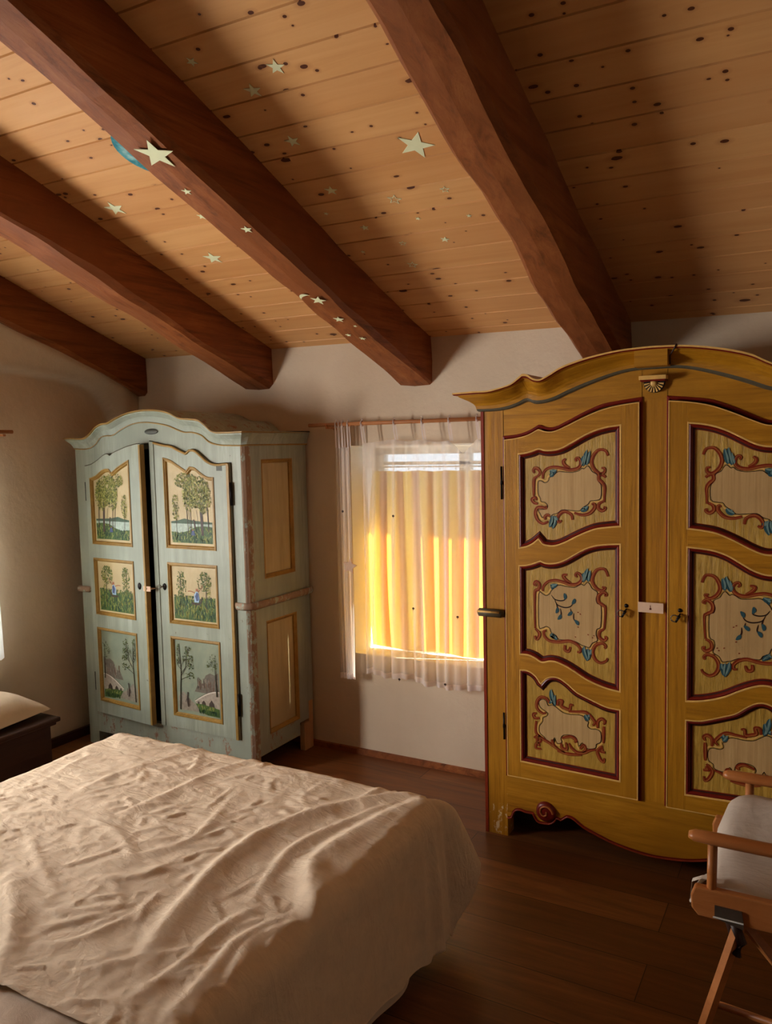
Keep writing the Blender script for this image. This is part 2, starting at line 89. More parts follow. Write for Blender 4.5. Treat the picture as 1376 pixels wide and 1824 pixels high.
def plaster(name, a, b, wave=.5):
    t = NT(name, .85, .15); v = t.coord(); n = t.noise(v, 1.6, 5, .6); n2 = t.noise(v, 38, 5, .65)
    n3 = t.noise(v, 7, 4, .6); h = t.math('ADD', t.math('MULTIPLY', n2, .25), n3)
    t.bump(h, wave, .012); return t.col(t.ramp(n, [(.3, a), (.7, b)]))
def cloth(name, c, transl=.25, alpha=0, weave=900, bump=.08, rough=.85, tc=None, fine=None, crease=0):
    t = NT(name, rough, .1); v = t.coord()
    n = t.noise(v, 26 if fine is None else fine, 6, .65, .6); n2 = t.noise(v, weave, 1, .5)
    d = tuple(x * .92 for x in c[:3]) + (1,)
    t.col(t.mix(t.ramp(n, [(.35, K), (.65, W)]), d, c)); h = t.math('ADD', n, t.math('MULTIPLY', n2, .15))
    if crease:
        for sc, rz, am in (((3, 9, 3), .60, 1.0), ((5, 14, 5), .35, .6), ((6, 3.5, 4), .9, .5)):
            q = t.noise(t.coord(sc, (0, 0, rz)), 1, 3, .55, 1.2); rdg = t.math('SUBTRACT', 1, t.math('MULTIPLY', t.math('ABSOLUTE', t.math('SUBTRACT', q, .5)), 9)); h = t.math('ADD', h, t.math('MULTIPLY', t.math('MAXIMUM', rdg, 0), am * crease))
    t.bump(h, bump, .01)
    out = t.n['Material Output']; sh = t.b.outputs[0]
    if transl:
        tr = t.add('ShaderNodeBsdfTranslucent'); tr.inputs[0].default_value = tc or c
        m = t.add('ShaderNodeMixShader'); m.inputs[0].default_value = transl; t.l.new(sh, m.inputs[1]); t.l.new(tr.outputs[0], m.inputs[2]); sh = m.outputs[0]
    if alpha:
        tp = t.add('ShaderNodeBsdfTransparent'); m = t.add('ShaderNodeMixShader')
        lw = t.add('ShaderNodeLayerWeight'); lw.inputs[0].default_value = .45
        f = t.math('MULTIPLY', t.math('SUBTRACT', 1.0, lw.outputs['Facing']), alpha)
        t.l.new(f, m.inputs[0]); t.l.new(sh, m.inputs[1]); t.l.new(tp.outputs[0], m.inputs[2]); sh = m.outputs[0]
    t.l.new(sh, out.inputs[0]); return t.m
M = {}
M['wall'] = plaster('warm_plaster', srgb(202, 184, 158), srgb(218, 200, 174))
M['pale'] = plaster('pale_plaster', srgb(222, 210, 190), srgb(232, 222, 204))
M['reveal_sun'] = plaster('reveal_whitened_for_sun', srgb(228, 224, 214), srgb(238, 234, 226))  # whiter than the wall, its brightness standing in for sunlight on the reveal
yd, ym, yl = srgb(120, 74, 10), srgb(176, 118, 18), srgb(204, 146, 38)
M['y_v'] = grain('ochre_paint_vertical', yd, ym, yl, (70, 70, 3))
M['y_h'] = grain('ochre_paint_horizontal', yd, ym, yl, (3.5, 70, 60))
M['y_field'] = grain('ochre_brushed_panel', srgb(122, 86, 24), srgb(186, 144, 54), srgb(218, 182, 92), (70, 60, 8), bump=.8)
M['y_worn'] = grain('ochre_paint_worn_foot', yd, ym, yl, (70, 70, 3), wear=srgb(205, 180, 140), wamt=.56)
M['cream'] = grain('cream_painted_field', srgb(160, 122, 70), srgb(198, 160, 104), srgb(210, 176, 122), (90, 60, 2.2), rough=.5, bump=.2)
M['red'] = plain('oxblood_paint', srgb(106, 24, 14), .35)
M['redl'] = plain('brick_red_paint', srgb(130, 44, 20), .4)
M['orange'] = plain('terracotta_paint', srgb(158, 90, 42), .45)
M['black'] = plain('dark_outline_paint', srgb(40, 18, 10), .5)
M['grey'] = plain('slate_grey_paint', srgb(82, 74, 56), .45)
M['tan'] = plain('pale_ochre_paint', srgb(214, 168, 92), .45)
M['teal'] = plain('teal_paint', srgb(44, 80, 88), .5)
M['teall'] = plain('light_teal_paint', srgb(110, 136, 130), .5)
M['iron'] = plain('black_iron', srgb(26, 20, 18), .4, .6)
M['gd'] = None
gm = srgb(156, 163, 146)
M['g'] = grain('pale_sage_paint', srgb(132, 142, 124), gm, srgb(178, 186, 172), (26, 26, 2.2), rough=.42, wear=srgb(104, 96, 74), wamt=.66, bump=.15)
M['g_worn'] = grain('sage_paint_chipped', srgb(146, 154, 134), gm, srgb(184, 190, 172), (26, 26, 2.2), rough=.55, wear=srgb(140, 104, 82), wamt=.56, bump=.3)
M['g_edge'] = grain('worn_pinkish_edge', srgb(110, 84, 62), srgb(156, 128, 104), srgb(178, 154, 130), (40, 40, 5), rough=.7, wear=srgb(164, 172, 154), wamt=.53, bump=.8)
M['gold'] = grain('mustard_trim_paint', srgb(122, 92, 38), srgb(158, 122, 56), srgb(180, 144, 76), (12, 12, 12), rough=.45, wear=srgb(196, 160, 110), wamt=.68)
M['g_panel'] = grain('straw_side_panel', srgb(164, 146, 104), srgb(186, 168, 124), srgb(196, 180, 138), (22, 22, 2), rough=.5, wear=srgb(150, 118, 80), wamt=.72, bump=.15)
M['p_sky'] = grain('painted_cream_sky', srgb(176, 156, 110), srgb(194, 174, 128), srgb(206, 186, 144), (14, 14, 10), bump=.1)
M['p_sky2'] = grain('painted_grey_green_sky', srgb(122, 136, 120), srgb(142, 152, 130), srgb(160, 162, 134), (9, 9, 9), bump=.1)
for k, c in dict(leaf=(126, 126, 48), leafd=(80, 88, 32), leafl=(166, 162, 88), trunk=(70, 54, 46), trunkl=(104, 80, 62), grass=(72, 96, 46), grassd=(34, 62, 40), grassl=(132, 140, 70), lake=(164, 180, 166), hill=(66, 88, 66), blue=(70, 84, 120), skin=(150, 96, 66), stone=(166, 154, 138), stoned=(74, 62, 56), mount=(112, 104, 92), mountl=(146, 136, 120), branch=(54, 50, 34)).items():
    M['p_' + k] = plain('painted_' + k, srgb(*c), .5, var=.2, scale=60)
M['paleblue'] = plain('painted_light_blue', srgb(150, 176, 200), .5)
M['beam'] = grain('dark_stained_beam', srgb(76, 38, 16), srgb(142, 80, 40), srgb(170, 106, 58), (26, 1.6, 26), rough=.55, bump=.5, spec=.25)
M['darkwood'] = grain('dark_walnut', srgb(34, 18, 12), srgb(54, 30, 20), srgb(72, 42, 28), (30, 2, 30), rough=.5)
M['rodwood'] = grain('honey_rod_wood', srgb(150, 92, 52), srgb(184, 120, 72), srgb(200, 140, 90), (4, 50, 50), rough=.5)
M['beech'] = grain('varnished_beech', srgb(156, 92, 44), srgb(184, 114, 60), srgb(198, 130, 74), (4, 40, 40), rough=.35)
M['rawwood'] = grain('raw_pine_foot', srgb(170, 130, 86), srgb(196, 156, 108), srgb(208, 172, 126), (30, 30, 4), rough=.7)
M['paleknot'] = plain('pale_wood_star', srgb(206, 170, 140), .6)
M['paper'] = plain('pinkish_paper', srgb(226, 190, 160), .8, var=.04)
M['plaque'] = plain('tarnished_plaque', srgb(74, 74, 66), .5, .3)
M['star'] = plain('pale_luminous_vinyl', srgb(224, 228, 186), .55, var=.03)
M['tealsticker'] = None
M['steel'] = plain('bracket_steel', srgb(110, 100, 88), .35, .7)
M['white'] = plain('white_painted_frame', srgb(232, 230, 222), .5, var=.02)
M['sheet'] = cloth('cream_cotton_sheet', srgb(232, 210, 182), 0, bump=.5, crease=.30)
M['sheet2'] = cloth('cream_under_sheet', srgb(214, 194, 172), 0, bump=.3)
M['sheer'] = cloth('sheer_white_voile', srgb(246, 238, 232), .45, alpha=.62, bump=.05)
M['hem'] = cloth('voile_hem', srgb(240, 228, 222), .35, alpha=.25, bump=.05)
M['yellow'] = cloth('translucent_yellow_cotton', srgb(224, 198, 150), .42, bump=.12, tc=srgb(255, 212, 84))
M['whitecur'] = cloth('white_cotton_curtain', srgb(240, 238, 232), .6, bump=.05)
M['pillow'] = cloth('beige_linen_pillow', srgb(206, 184, 156), 0, bump=.2, fine=12)
M['pad'] = cloth('off_white_padded_cotton', srgb(200, 186, 170), 0, bump=.5, fine=9, crease=.2)
def mk_floor():
    t = NT('brown_plank_floor', .38, .4); v = t.coord()
    b = t.add('ShaderNodeTexBrick'); t.l.new(v, b.inputs['Vector']); b.offset = .37; b.offset_frequency = 2
    for k_, x in (('Scale', 1), ('Mortar Size', .0016), ('Mortar Smooth', .1), ('Bias', 0), ('Brick Width', 1.25), ('Row Height', .185)): b.inputs[k_].default_value = x
    b.inputs['Color1'].default_value = srgb(112, 68, 36); b.inputs['Color2'].default_value = srgb(150, 98, 58); b.inputs['Mortar'].default_value = srgb(30, 15, 8)
    n = t.noise(t.coord((2.2, 26, 1)), 1, 7, .7, .7)
    c = t.mix(t.ramp(n, [(.3, (.75, .75, .75, 1)), (.7, K)]), b.outputs[0], srgb(70, 36, 16), 'MIX')
    t.bump(t.math('SUBTRACT', n, t.math('MULTIPLY', b.outputs['Fac'], 2.0)), .12, .004)
    t.put(t.b.inputs['Roughness'], t.math('MULTIPLY_ADD', n, .25, .26)); return t.col(c)
M['floor'] = mk_floor()
def mk_boards():
    t = NT('knotty_pine_boards', .5, .3)
    c0 = t.add('ShaderNodeTexCoord'); sep = t.add('ShaderNodeSeparateXYZ'); t.l.new(c0.outputs['Object'], sep.inputs[0])
    idx = t.math('FLOOR', t.math('DIVIDE', t.math('SUBTRACT', sep.outputs[1], 1.976), .1208))
    wn = t.add('ShaderNodeTexWhiteNoise', noise_dimensions='1D'); t.l.new(idx, wn.inputs['W'])
    comb = t.add('ShaderNodeCombineXYZ')
    t.l.new(t.math('ADD', sep.outputs[0], t.math('MULTIPLY', idx, 3.71)), comb.inputs[0]); t.l.new(sep.outputs[1], comb.inputs[1]); t.l.new(t.math('MULTIPLY', idx, 1.3), comb.inputs[2])
    mp = t.add('ShaderNodeMapping'); mp.inputs['Scale'].default_value = (.8, 16, 1); t.l.new(comb.outputs[0], mp.inputs[0])
    n = t.noise(mp.outputs[0], 1, 5, .6, 1.0)
    c = t.ramp(n, [(.2, srgb(200, 142, 84)), (.5, srgb(214, 160, 100)), (.8, srgb(222, 170, 112))])
    c = t.mix(t.math('MULTIPLY', wn.outputs[0], .38), c, srgb(186, 122, 70))
    def knots(sx, sy, r0, r1, thr, off):
        m2 = t.add('ShaderNodeMapping'); m2.inputs['Scale'].default_value = (sx, sy, 1); m2.inputs['Location'].default_value = (off, off, 0); t.l.new(comb.outputs[0], m2.inputs[0])
        vo = t.add('ShaderNodeTexVoronoi', voronoi_dimensions='2D'); vo.inputs['Scale'].default_value = 1; t.l.new(m2.outputs[0], vo.inputs['Vector'])
        sp = t.add('ShaderNodeSeparateColor'); t.l.new(vo.outputs['Color'], sp.inputs[0])
        on = t.math('GREATER_THAN', sp.outputs[0], thr); rad = t.math('MULTIPLY_ADD', sp.outputs[1], r1 - r0, r0)
        wob = t.math('ADD', vo.outputs['Distance'], t.math('MULTIPLY', t.math('SUBTRACT', t.noise(comb.outputs[0], 60, 2), .5), .03))
        core = t.math('MULTIPLY', t.math('LESS_THAN', wob, rad), on)
        halo = t.math('MULTIPLY', t.math('MULTIPLY', t.math('SMOOTH_MIN', 1, t.math('MAXIMUM', 0, t.math('SUBTRACT', 1, t.math('DIVIDE', wob, t.math('MULTIPLY', rad, 2.6)))), .1), on), .55)
        return core, halo
    for args in ((7, 12, .03, .085, .66, 0), (3.2, 7, .03, .065, .74, 3.3), (13, 17, .04, .10, .86, 7.7)):
        core, halo = knots(*args); c = t.mix(halo, c, srgb(150, 88, 44)); c = t.mix(core, c, srgb(84, 42, 22))
    t.bump(n, .12, .003); return t.col(c)
M['boards'] = mk_boards()
def mk_teal():
    t = NT('blotchy_teal_sticker', .5); n = t.noise(t.coord(), 22, 3, .5)
    return t.col(t.ramp(n, [(.4, srgb(20, 120, 132)), (.55, srgb(90, 160, 164)), (.7, srgb(160, 196, 190))]))
M['tealsticker'] = mk_teal()
def mk_glass():
    t = NT('window_glass', .05); out = t.n['Material Output']; tp = t.add('ShaderNodeBsdfTransparent'); gl = t.add('ShaderNodeBsdfGlossy'); gl.inputs['Roughness'].default_value = .03
    m = t.add('ShaderNodeMixShader'); m.inputs[0].default_value = .07; t.l.new(tp.outputs[0], m.inputs[1]); t.l.new(gl.outputs[0], m.inputs[2]); t.l.new(m.outputs[0], out.inputs[0]); return t.m
M['glass'] = mk_glass()
# ---------------------------------------------------------------- mesh builder
class MB:
    def __init__(s): s.v = []; s.f = []; s.mi = []; s.ms = []; s.sm = []
    def mid(s, m):
        if m not in s.ms: s.ms.append(m)
        return s.ms.index(m)
    def face(s, idx, m, smooth=False): s.f.append(tuple(idx)); s.mi.append(s.mid(m)); s.sm.append(smooth)
    def box(s, x0, x1, y0, y1, z0, z1, m):
        b = len(s.v); s.v += [(x, y, z) for x in (x0, x1) for y in (y0, y1) for z in (z0, z1)]
        for f in ((0, 1, 3, 2), (4, 6, 7, 5), (0, 4, 5, 1), (2, 3, 7, 6), (0, 2, 6, 4), (1, 5, 7, 3)): s.face([b + i for i in f], m)
    def grid(s, rows, m, closed_u=False, closed_v=False, smooth=True):
        # rows: list of equal-length lists of points; m may be a function (row index) -> material
        b = len(s.v); nu = len(rows); nv = len(rows[0])
        for r in rows: s.v += [tuple(p) for p in r]
        for i in range(nu if closed_u else nu - 1):
            for j in range(nv if closed_v else nv - 1):
                i2 = (i + 1) % nu; j2 = (j + 1) % nv
                s.face([b + i * nv + j, b + i2 * nv + j, b + i2 * nv + j2, b + i * nv + j2], m(i) if callable(m) else m, smooth)
    def band(s, x0, x1, ft, fb, y0, y1, m, n=40):
        # solid between two curves z=fb(x) and z=ft(x); front at y0, back at y1
        xs = sorted(set([x0 + (x1 - x0) * i / n for i in range(n + 1)]))
        s.grid([[(x, y0, fb(x)) for x in xs], [(x, y0, ft(x)) for x in xs]], m, smooth=False)
        s.grid([[(x, y0, ft(x)) for x in xs], [(x, y1, ft(x)) for x in xs]], m, smooth=False)
        s.grid([[(x, y1, fb(x)) for x in xs], [(x, y0, fb(x)) for x in xs]], m, smooth=False)
        s.grid([[(x, y1, ft(x)) for x in xs], [(x, y1, fb(x)) for x in xs]], m, smooth=False)
        for x in (x0, x1):
            b = len(s.v); s.v += [(x, y0, fb(x)), (x, y1, fb(x)), (x, y1, ft(x)), (x, y0, ft(x))]; s.face([b, b + 1, b + 2, b + 3], m)
    def mould(s, path, prof, mats, closed=True):
        # profile (inset, y) swept along a path in the x,z plane
        P = [Vector(p) for p in path]; n = len(P)
        area = sum(P[i].x * P[(i + 1) % n].y - P[(i + 1) % n].x * P[i].y for i in range(n)); sg = 1 if area > 0 else -1
        nr = []
        for i in range(n):
            a = P[i] - P[i - 1] if (closed or i) else P[1] - P[0]
            c = P[(i + 1) % n] - P[i] if (closed or i < n - 1) else P[-1] - P[-2]
            a.normalize(); c.normalize(); na = Vector((-a.y, a.x)) * sg; nc = Vector((-c.y, c.x)) * sg; t = na + nc
            if t.length < .3: t = na
            t.normalize(); d = max(.55, t.dot(na)); nr.append(t / d)
        rows = [[(P[i].x + nr[i].x * o, y, P[i].y + nr[i].y * o) for i in range(n)] for o, y in prof]
        s.grid(rows, (lambda i: mats[i]) if isinstance(mats, list) else mats, closed_v=closed, smooth=False)
    def ngon(s, pts, m): b = len(s.v); s.v += [tuple(p) for p in pts]; s.face(range(b, b + len(pts)), m)
    def prism(s, pts, y0, y1, m, mside=None):
        n = len(pts); s.ngon([(x, y0, z) for x, z in pts], m); s.ngon([(x, y1, z) for x, z in reversed(pts)], m)
        s.grid([[(x, y0, z) for x, z in pts], [(x, y1, z) for x, z in pts]], mside or m, closed_v=True, smooth=False)
    def tube(s, pts, r, m, k=10, cap=True, flat=1.0):
        P = [Vector(p) for p in pts]; rows = []; up = Vector((0, 0, 1))
        for i, p in enumerate(P):
            d = (P[min(i + 1, len(P) - 1)] - P[max(i - 1, 0)]).normalized()
            a = d.cross(up)
            if a.length < .05: a = d.cross(Vector((0, 1, 0)))
            a.normalize(); b2 = d.cross(a).normalized(); rr = r[i] if isinstance(r, (list, tuple)) else r
            rows.append([p + a * math.cos(2 * math.pi * j / k) * rr + b2 * math.sin(2 * math.pi * j / k) * rr * flat for j in range(k)])
        s.grid(rows, m, closed_v=True, smooth=k > 4)
        if cap: s.ngon(rows[0], m); s.ngon(rows[-1][::-1], m)
    def ribbon(s, pts, wd, y, m):
        P = [Vector(p) for p in pts]; n = len(P); L = []; Rr = []
        for i, p in enumerate(P):
            d = P[min(i + 1, n - 1)] - P[max(i - 1, 0)]
            if d.length < 1e-6: d = Vector((1, 0))
            d.normalize(); q = Vector((-d.y, d.x)); ww = wd(i / (n - 1)) if callable(wd) else wd
            L.append((p.x + q.x * ww, y, p.y + q.y * ww)); Rr.append((p.x - q.x * ww, y, p.y - q.y * ww))
        s.grid([L, Rr], m, smooth=False)
    def lathe(s, prof, c, m, axis='z', k=20):
        rows = []
        for r, h in prof:
            row = []
            for j in range(k):
                a = 2 * math.pi * j / k; u, v_ = r * math.cos(a), r * math.sin(a)
                row.append({'z': (c[0] + u, c[1] + v_, c[2] + h), 'y': (c[0] + u, c[1] + h, c[2] + v_), 'x': (c[0] + h, c[1] + u, c[2] + v_)}[axis])
            rows.append(row)
        s.grid(rows, m, closed_v=True)
    def build(s, name, parent=None, origin=None, rotz=0, bevel=0, local=False):
        org = Vector(origin) if origin is not None else (Vector(parent['_o']) if parent and '_o' in parent else Vector((0, 0, 0)))
        off = Vector((0, 0, 0)) if local else org
        me = bpy.data.meshes.new(name); me.from_pydata([tuple(Vector(p) - off) for p in s.v], [], s.f); me.update()
        for m in s.ms: me.materials.append(M[m])
        me.polygons.foreach_set('material_index', s.mi); me.polygons.foreach_set('use_smooth', s.sm)
        bm = bmesh.new(); bm.from_mesh(me); bmesh.ops.remove_doubles(bm, verts=bm.verts, dist=1e-5); bmesh.ops.recalc_face_normals(bm, faces=bm.faces)
        bm.to_mesh(me); bm.free()
        o = bpy.data.objects.new(name, me); COL.objects.link(o)
        if parent: o.parent = parent; o.location = org - Vector(parent['_o'])
        else: o.location = org
        o['_o'] = tuple(org); o.rotation_euler.z = rotz
        if bevel:
            b = o.modifiers.new('bevel', 'BEVEL'); b.width = bevel; b.segments = 2; b.limit_method = 'ANGLE'; b.angle_limit = R_(40)
        return o
def root(name, label, cat, loc, group=None, rotz=0):
    o = bpy.data.objects.new(name, None); COL.objects.link(o); o.location = loc; o.rotation_euler.z = rotz; o['_o'] = tuple(loc); o.empty_display_size = .1
    return tag(o, label, cat, group)
def tag(o, label, cat, group=None):
    o['label'] = label; o['category'] = cat
    if group: o['group'] = group
    return o
def struct(o, kind='structure'): o['kind'] = kind; return o
def curve(pts, cusps=()):
    # smooth function z(x) through pts with sharp cusps kept
    P = sorted(pts); n = len(P); sl = [(P[i + 1][1] - P[i][1]) / max(1e-6, P[i + 1][0] - P[i][0]) for i in range(n - 1)]
    tl = [0] * n; tr_ = [0] * n
    for i in range(n):
        a = sl[i - 1] if i else sl[0]; b = sl[i] if i < n - 1 else sl[-1]
        if a * b < 0 and abs(a - b) > .75: tl[i], tr_[i] = a, b
        else: tl[i] = tr_[i] = (a + b) / 2
    def f(x):
        if x <= P[0][0]: return P[0][1] + (x - P[0][0]) * sl[0] * .0
        if x >= P[-1][0]: return P[-1][1]
        for i in range(n - 1):
            if x <= P[i + 1][0]:
                h = P[i + 1][0] - P[i][0]; t = (x - P[i][0]) / h; t2 = t * t; t3 = t2 * t
                return (2 * t3 - 3 * t2 + 1) * P[i][1] + (t3 - 2 * t2 + t) * h * tr_[i] + (-2 * t3 + 3 * t2) * P[i + 1][1] + (t3 - t2) * h * tl[i + 1]
    return f
def spl(pts, k=6, closed=False):
    P = [Vector(p) for p in pts]; n = len(P); out = []
    for i in range(n if closed else n - 1):
        p0 = P[i - 1] if (closed or i) else P[0]; p1 = P[i]; p2 = P[(i + 1) % n]; p3 = P[(i + 2) % n] if (closed or i < n - 2) else P[-1]
        for j in range(k):
            t = j / k; out.append(.5 * ((2 * p1) + (p2 - p0) * t + (2 * p0 - 5 * p1 + 4 * p2 - p3) * t * t + (3 * p1 - p0 - 3 * p2 + p3) * t ** 3))
    if not closed: out.append(P[-1])
    return out
lerp = lambda a, b, t: a + (b - a) * t
sst = lambda a, b, x: (lambda t: t * t * (3 - 2 * t))(max(0, min(1, (x - a) / (b - a))))
TS = .3494
ceilz = lambda x, y: 2.156 - .019 * (x + 3.577) + TS * (3.482 - y)
BW = 3.482
# ================================================================ room shell
b = MB(); b.grid([[(x, y, 0) for x in (-3.9, 2.6)] for y in (-2.9, 3.7)], 'floor', smooth=False)
struct(b.build('floor'))
# back wall with window opening and reveal
OX0, OX1, OZ0, OZ1 = -2.15, -.82, .535, 1.612  # right end runs on unseen, widened so a sun streak can enter
def wallzt(x): return ceilz(x, BW) + .05
b = MB()
def wquad(x0, x1, z0, z1, y):
    nx = max(1, int((x1 - x0) / .25)); f0 = lambda x: z0 if z0 is not None else 0; f1 = (lambda x: z1) if z1 is not None else wallzt
    xs = [x0 + (x1 - x0) * i / nx for i in range(nx + 1)]; b.grid([[(x, y, f0(x)) for x in xs], [(x, y, f1(x)) for x in xs]], 'wall', smooth=False)
for y in (BW, 3.85):
    wquad(-3.95, OX0, 0, None, y); wquad(OX1, 2.6, 0, None, y); wquad(OX0, OX1, 0, OZ0, y); wquad(OX0, OX1, OZ1, None, y)
# splayed reveal
sp = .035
P0 = [(OX0, OZ0), (OX1, OZ0), (OX1, OZ1), (OX0, OZ1)]
P1 = [(OX0 - sp * 0 , OZ0 - .02), (OX1, OZ0 - .02), (OX1, OZ1 - .02), (OX0 - .0, OZ1 - .02)]
b.grid([[(x, BW, z) for x, z in P0], [(x, 3.85, z) for x, z in P1]], 'reveal_sun', closed_v=True, smooth=False)
struct(b.build('wall_back'))
# left wall: heightfield with an arched recess
CV = curve([(-3, 2.26), (0, 2.22), (1.6, 2.14), (2.3, 2.085), (2.63, 2.047), (2.9, 2.02), (3.1, 1.995), (3.2, 1.965), (3.27, 1.90), (3.32, 1.82), (3.36, 1.70), (3.4, 1.4), (3.482, 1.0)])
WIN = [(.42, 1.10, .80, 1.75), (1.75, 2.46, .62, 1.62)]
def leftx(y, z):
    zc = CV(y); zb = ceilz(-3.6, y) - .24
    k = sst(-.008, .012, z - zc); kk = max(0, min(1, (z - zc) / max(.06, zb - zc)))
    side = sst(3.33, 3.47, y)
    return -3.72 + k * (.045 + .08 * kk ** 1.2 * (1 - .4 * side)) + .006 * noise.noise(Vector((y * 1.5, z * 1.5, 0)))
ys = set(np.round(np.arange(-2.9, 3.40, .06), 4)) | {3.482}; ys |= set(np.round(np.arange(2.2, 3.48, .02), 4))
zs = set(np.round(np.arange(0, 1.6, .1), 4)) | set(np.round(np.arange(1.6, 2.3, .012), 4)) | set(np.round(np.arange(2.3, 4.6, .1), 4))
for a, c, d, e in WIN: ys |= {a, c}; zs |= {d, e}
ys = sorted(float(v) for v in ys); zs = sorted(float(v) for v in zs)
b = MB(); idx = {}
for i, y in enumerate(ys):
    for j, z in enumerate(zs):
        zz = min(z, ceilz(-3.7, y) + .05); idx[i, j] = len(b.v); b.v.append((leftx(y, zz), y, zz))
for i in range(len(ys) - 1):
    for j in range(len(zs) - 1):
        if zs[j] > ceilz(-3.7, ys[i]) + .05: continue
        my, mz = (ys[i] + ys[i + 1]) / 2, (zs[j] + zs[j + 1]) / 2
        if any(a < my < c and d < mz < e for a, c, d, e in WIN): continue
        b.face([idx[i, j], idx[i + 1, j], idx[i + 1, j + 1], idx[i, j + 1]], 'wall', True)
for a, c, d, e in WIN:
    P = [(a, d), (c, d), (c, e), (a, e)]
    b.grid([[(leftx(y, z), y, z) for y, z in P], [(-4.0, y, z) for y, z in P]], 'wall', closed_v=True, smooth=False)
struct(b.build('wall_left'))
b = MB(); b.grid([[(1.75, y, z) for y in (-2.9, 3.7)] for z in (0, 4.6)], 'pale', smooth=False); struct(b.build('wall_right'))
b = MB(); b.grid([[(x, -1.75, z) for x in (-3.9, 2.6)] for z in (0, 4.6)], 'pale', smooth=False); struct(b.build('wall_rear'))
# plank ceiling, running out as an unseen eave added to shade the back window
b = MB(); prof = []
k0 = int((-2.9 - 1.976) / .1208) - 1
for k in range(k0, 18):
    ya = 1.976 + .1208 * k
    prof += [(ya - .0018, .011), (ya + .0018, .011), (ya + .0035, 0), (ya + .1208 - .0035, 0)]
prof.append((4.19, 0))
def crow(y, d, x): return (x, y, ceilz(x, y) + d)
b.grid([[crow(y, d, x) for y, d in prof] for x in (-4.2, -1, 2.8)], 'boards', smooth=False)
b.grid([[crow(y, .06, x) for y in (prof[0][0], prof[-1][0])] for x in (-4.2, 2.8)], 'boards', smooth=False)
ye = prof[-1][0]; b.grid([[crow(ye, 0, x), crow(ye, .06, x)] for x in (-4.2, 2.8)], 'boards', smooth=False)
struct(b.build('ceiling'))
# beams
def beam(name, x0, x1, dep, seed, yend, struct_=True):
    rnd = random.Random(seed); b = MB(); ysb = [-2.8 + i * .06 for i in range(int((yend + 2.8) / .06) + 1)] + [yend]
    ysb = sorted(set(y for y in ysb if y <= yend)); rows = []
    ph = seed * 7.3
    def w(y, q, s=1.0): return s * (.013 * noise.noise(Vector((y * 1.6, q, ph))) + .009 * noise.noise(Vector((y * 5, q + 9, ph))))
    for y in ysb:
        c = .018 + .014 * noise.noise(Vector((y * 2.2, 3, ph))); c2 = .02 + .018 * noise.noise(Vector((y * 1.9, 5, ph)))
        L = x0 + w(y, 1, 1.6); Rr = x1 + w(y, 2); B = -dep + w(y, 4)
        z = lambda x, d: ceilz(x, y) + d
        rows.append([(L, y, z(L, .01)), (L, y, z(L, B + c)), (L + c * .8, y, z(L, B + .003)), ((L + Rr) / 2, y, z((L + Rr) / 2, B - .004)), (Rr - c2, y, z(Rr, B)), (Rr, y, z(Rr, B + c2 * .9)), (Rr + w(y, 7, .6), y, z(Rr, B * .5)), (Rr - .004, y, z(Rr, .01))])
    b.grid(rows, 'beam', smooth=False); b.ngon(rows[-1], 'beam'); b.ngon(rows[0][::-1], 'beam')
    return b.build(name)
B1 = tag(beam('roof_beam', -3.80, -3.56, .215, 1, 3.50), 'dark brown roof beam along the left wall, leftmost of the four', 'beam', 'rough dark roof beams')
B2 = tag(beam('roof_beam', -2.82, -2.63, .215, 2, 3.50), 'dark brown roof beam ending above the pale green wardrobe, second from left', 'beam', 'rough dark roof beams')
B3 = tag(beam('roof_beam', -1.865, -1.692, .222, 3, 3.50), 'dark brown roof beam with star stickers along its underside', 'beam', 'rough dark roof beams')
B4 = tag(beam('roof_beam', -.915, -.742, .222, 4, 3.50), 'dark brown roof beam ending behind the ochre wardrobe, rightmost of the four', 'beam', 'rough dark roof beams')
# skirting
b = MB(); b.box(-3.69, 2.5, 3.462, 3.482, 0, .028, 'darkfloor' if 0 else 'beam'); struct(b.build('baseboard_back'))
b = MB(); b.box(-3.705, -3.683, -2.8, 3.46, 0, .05, 'darkwood'); struct(b.build('baseboard_left'))
# back window
b = MB(); fy0, fy1 = 3.745, 3.79
for x0, x1, z0, z1 in ((OX0 + .002, OX1 - .002, OZ0 - .018, .56), (OX0 + .002, OX1 - .002, 1.562, OZ1 - .012), (OX0 + .002, OX0 + .05, .56, 1.565), (-1.10, OX1 - .002, .56, 1.565), (-1.66, -1.60, .56, 1.565), (OX0 + .05, -1.10, 1.505, 1.522)):  # the wide right board is unseen, added to narrow the sun gap
    b.box(x0, x1, fy0, fy1, z0, z1, 'white')
wf = struct(b.build('window_1'))
b = MB(); b.box(OX0 + .05, -1.10, 3.766, 3.770, .56, 1.565, 'glass'); g = b.build('pane', wf)
# left windows
for n_, (a, c, d, e) in enumerate(WIN):
    b = MB()
    for y0, y1, z0, z1 in ((a, c, d, d + .05), (a, c, e - .05, e), (a, a + .05, d, e), (c - .05, c, d, e), ((a + c) / 2 - .02, (a + c) / 2 + .02, d, e)): b.box(-3.95, -3.91, y0, y1, z0, z1, 'white')
    wl = struct(b.build('window_%d' % (n_ + 2)))
    b = MB(); b.box(-3.932, -3.928, a + .05, c - .05, d + .05, e - .05, 'glass'); b.build('pane', wl)
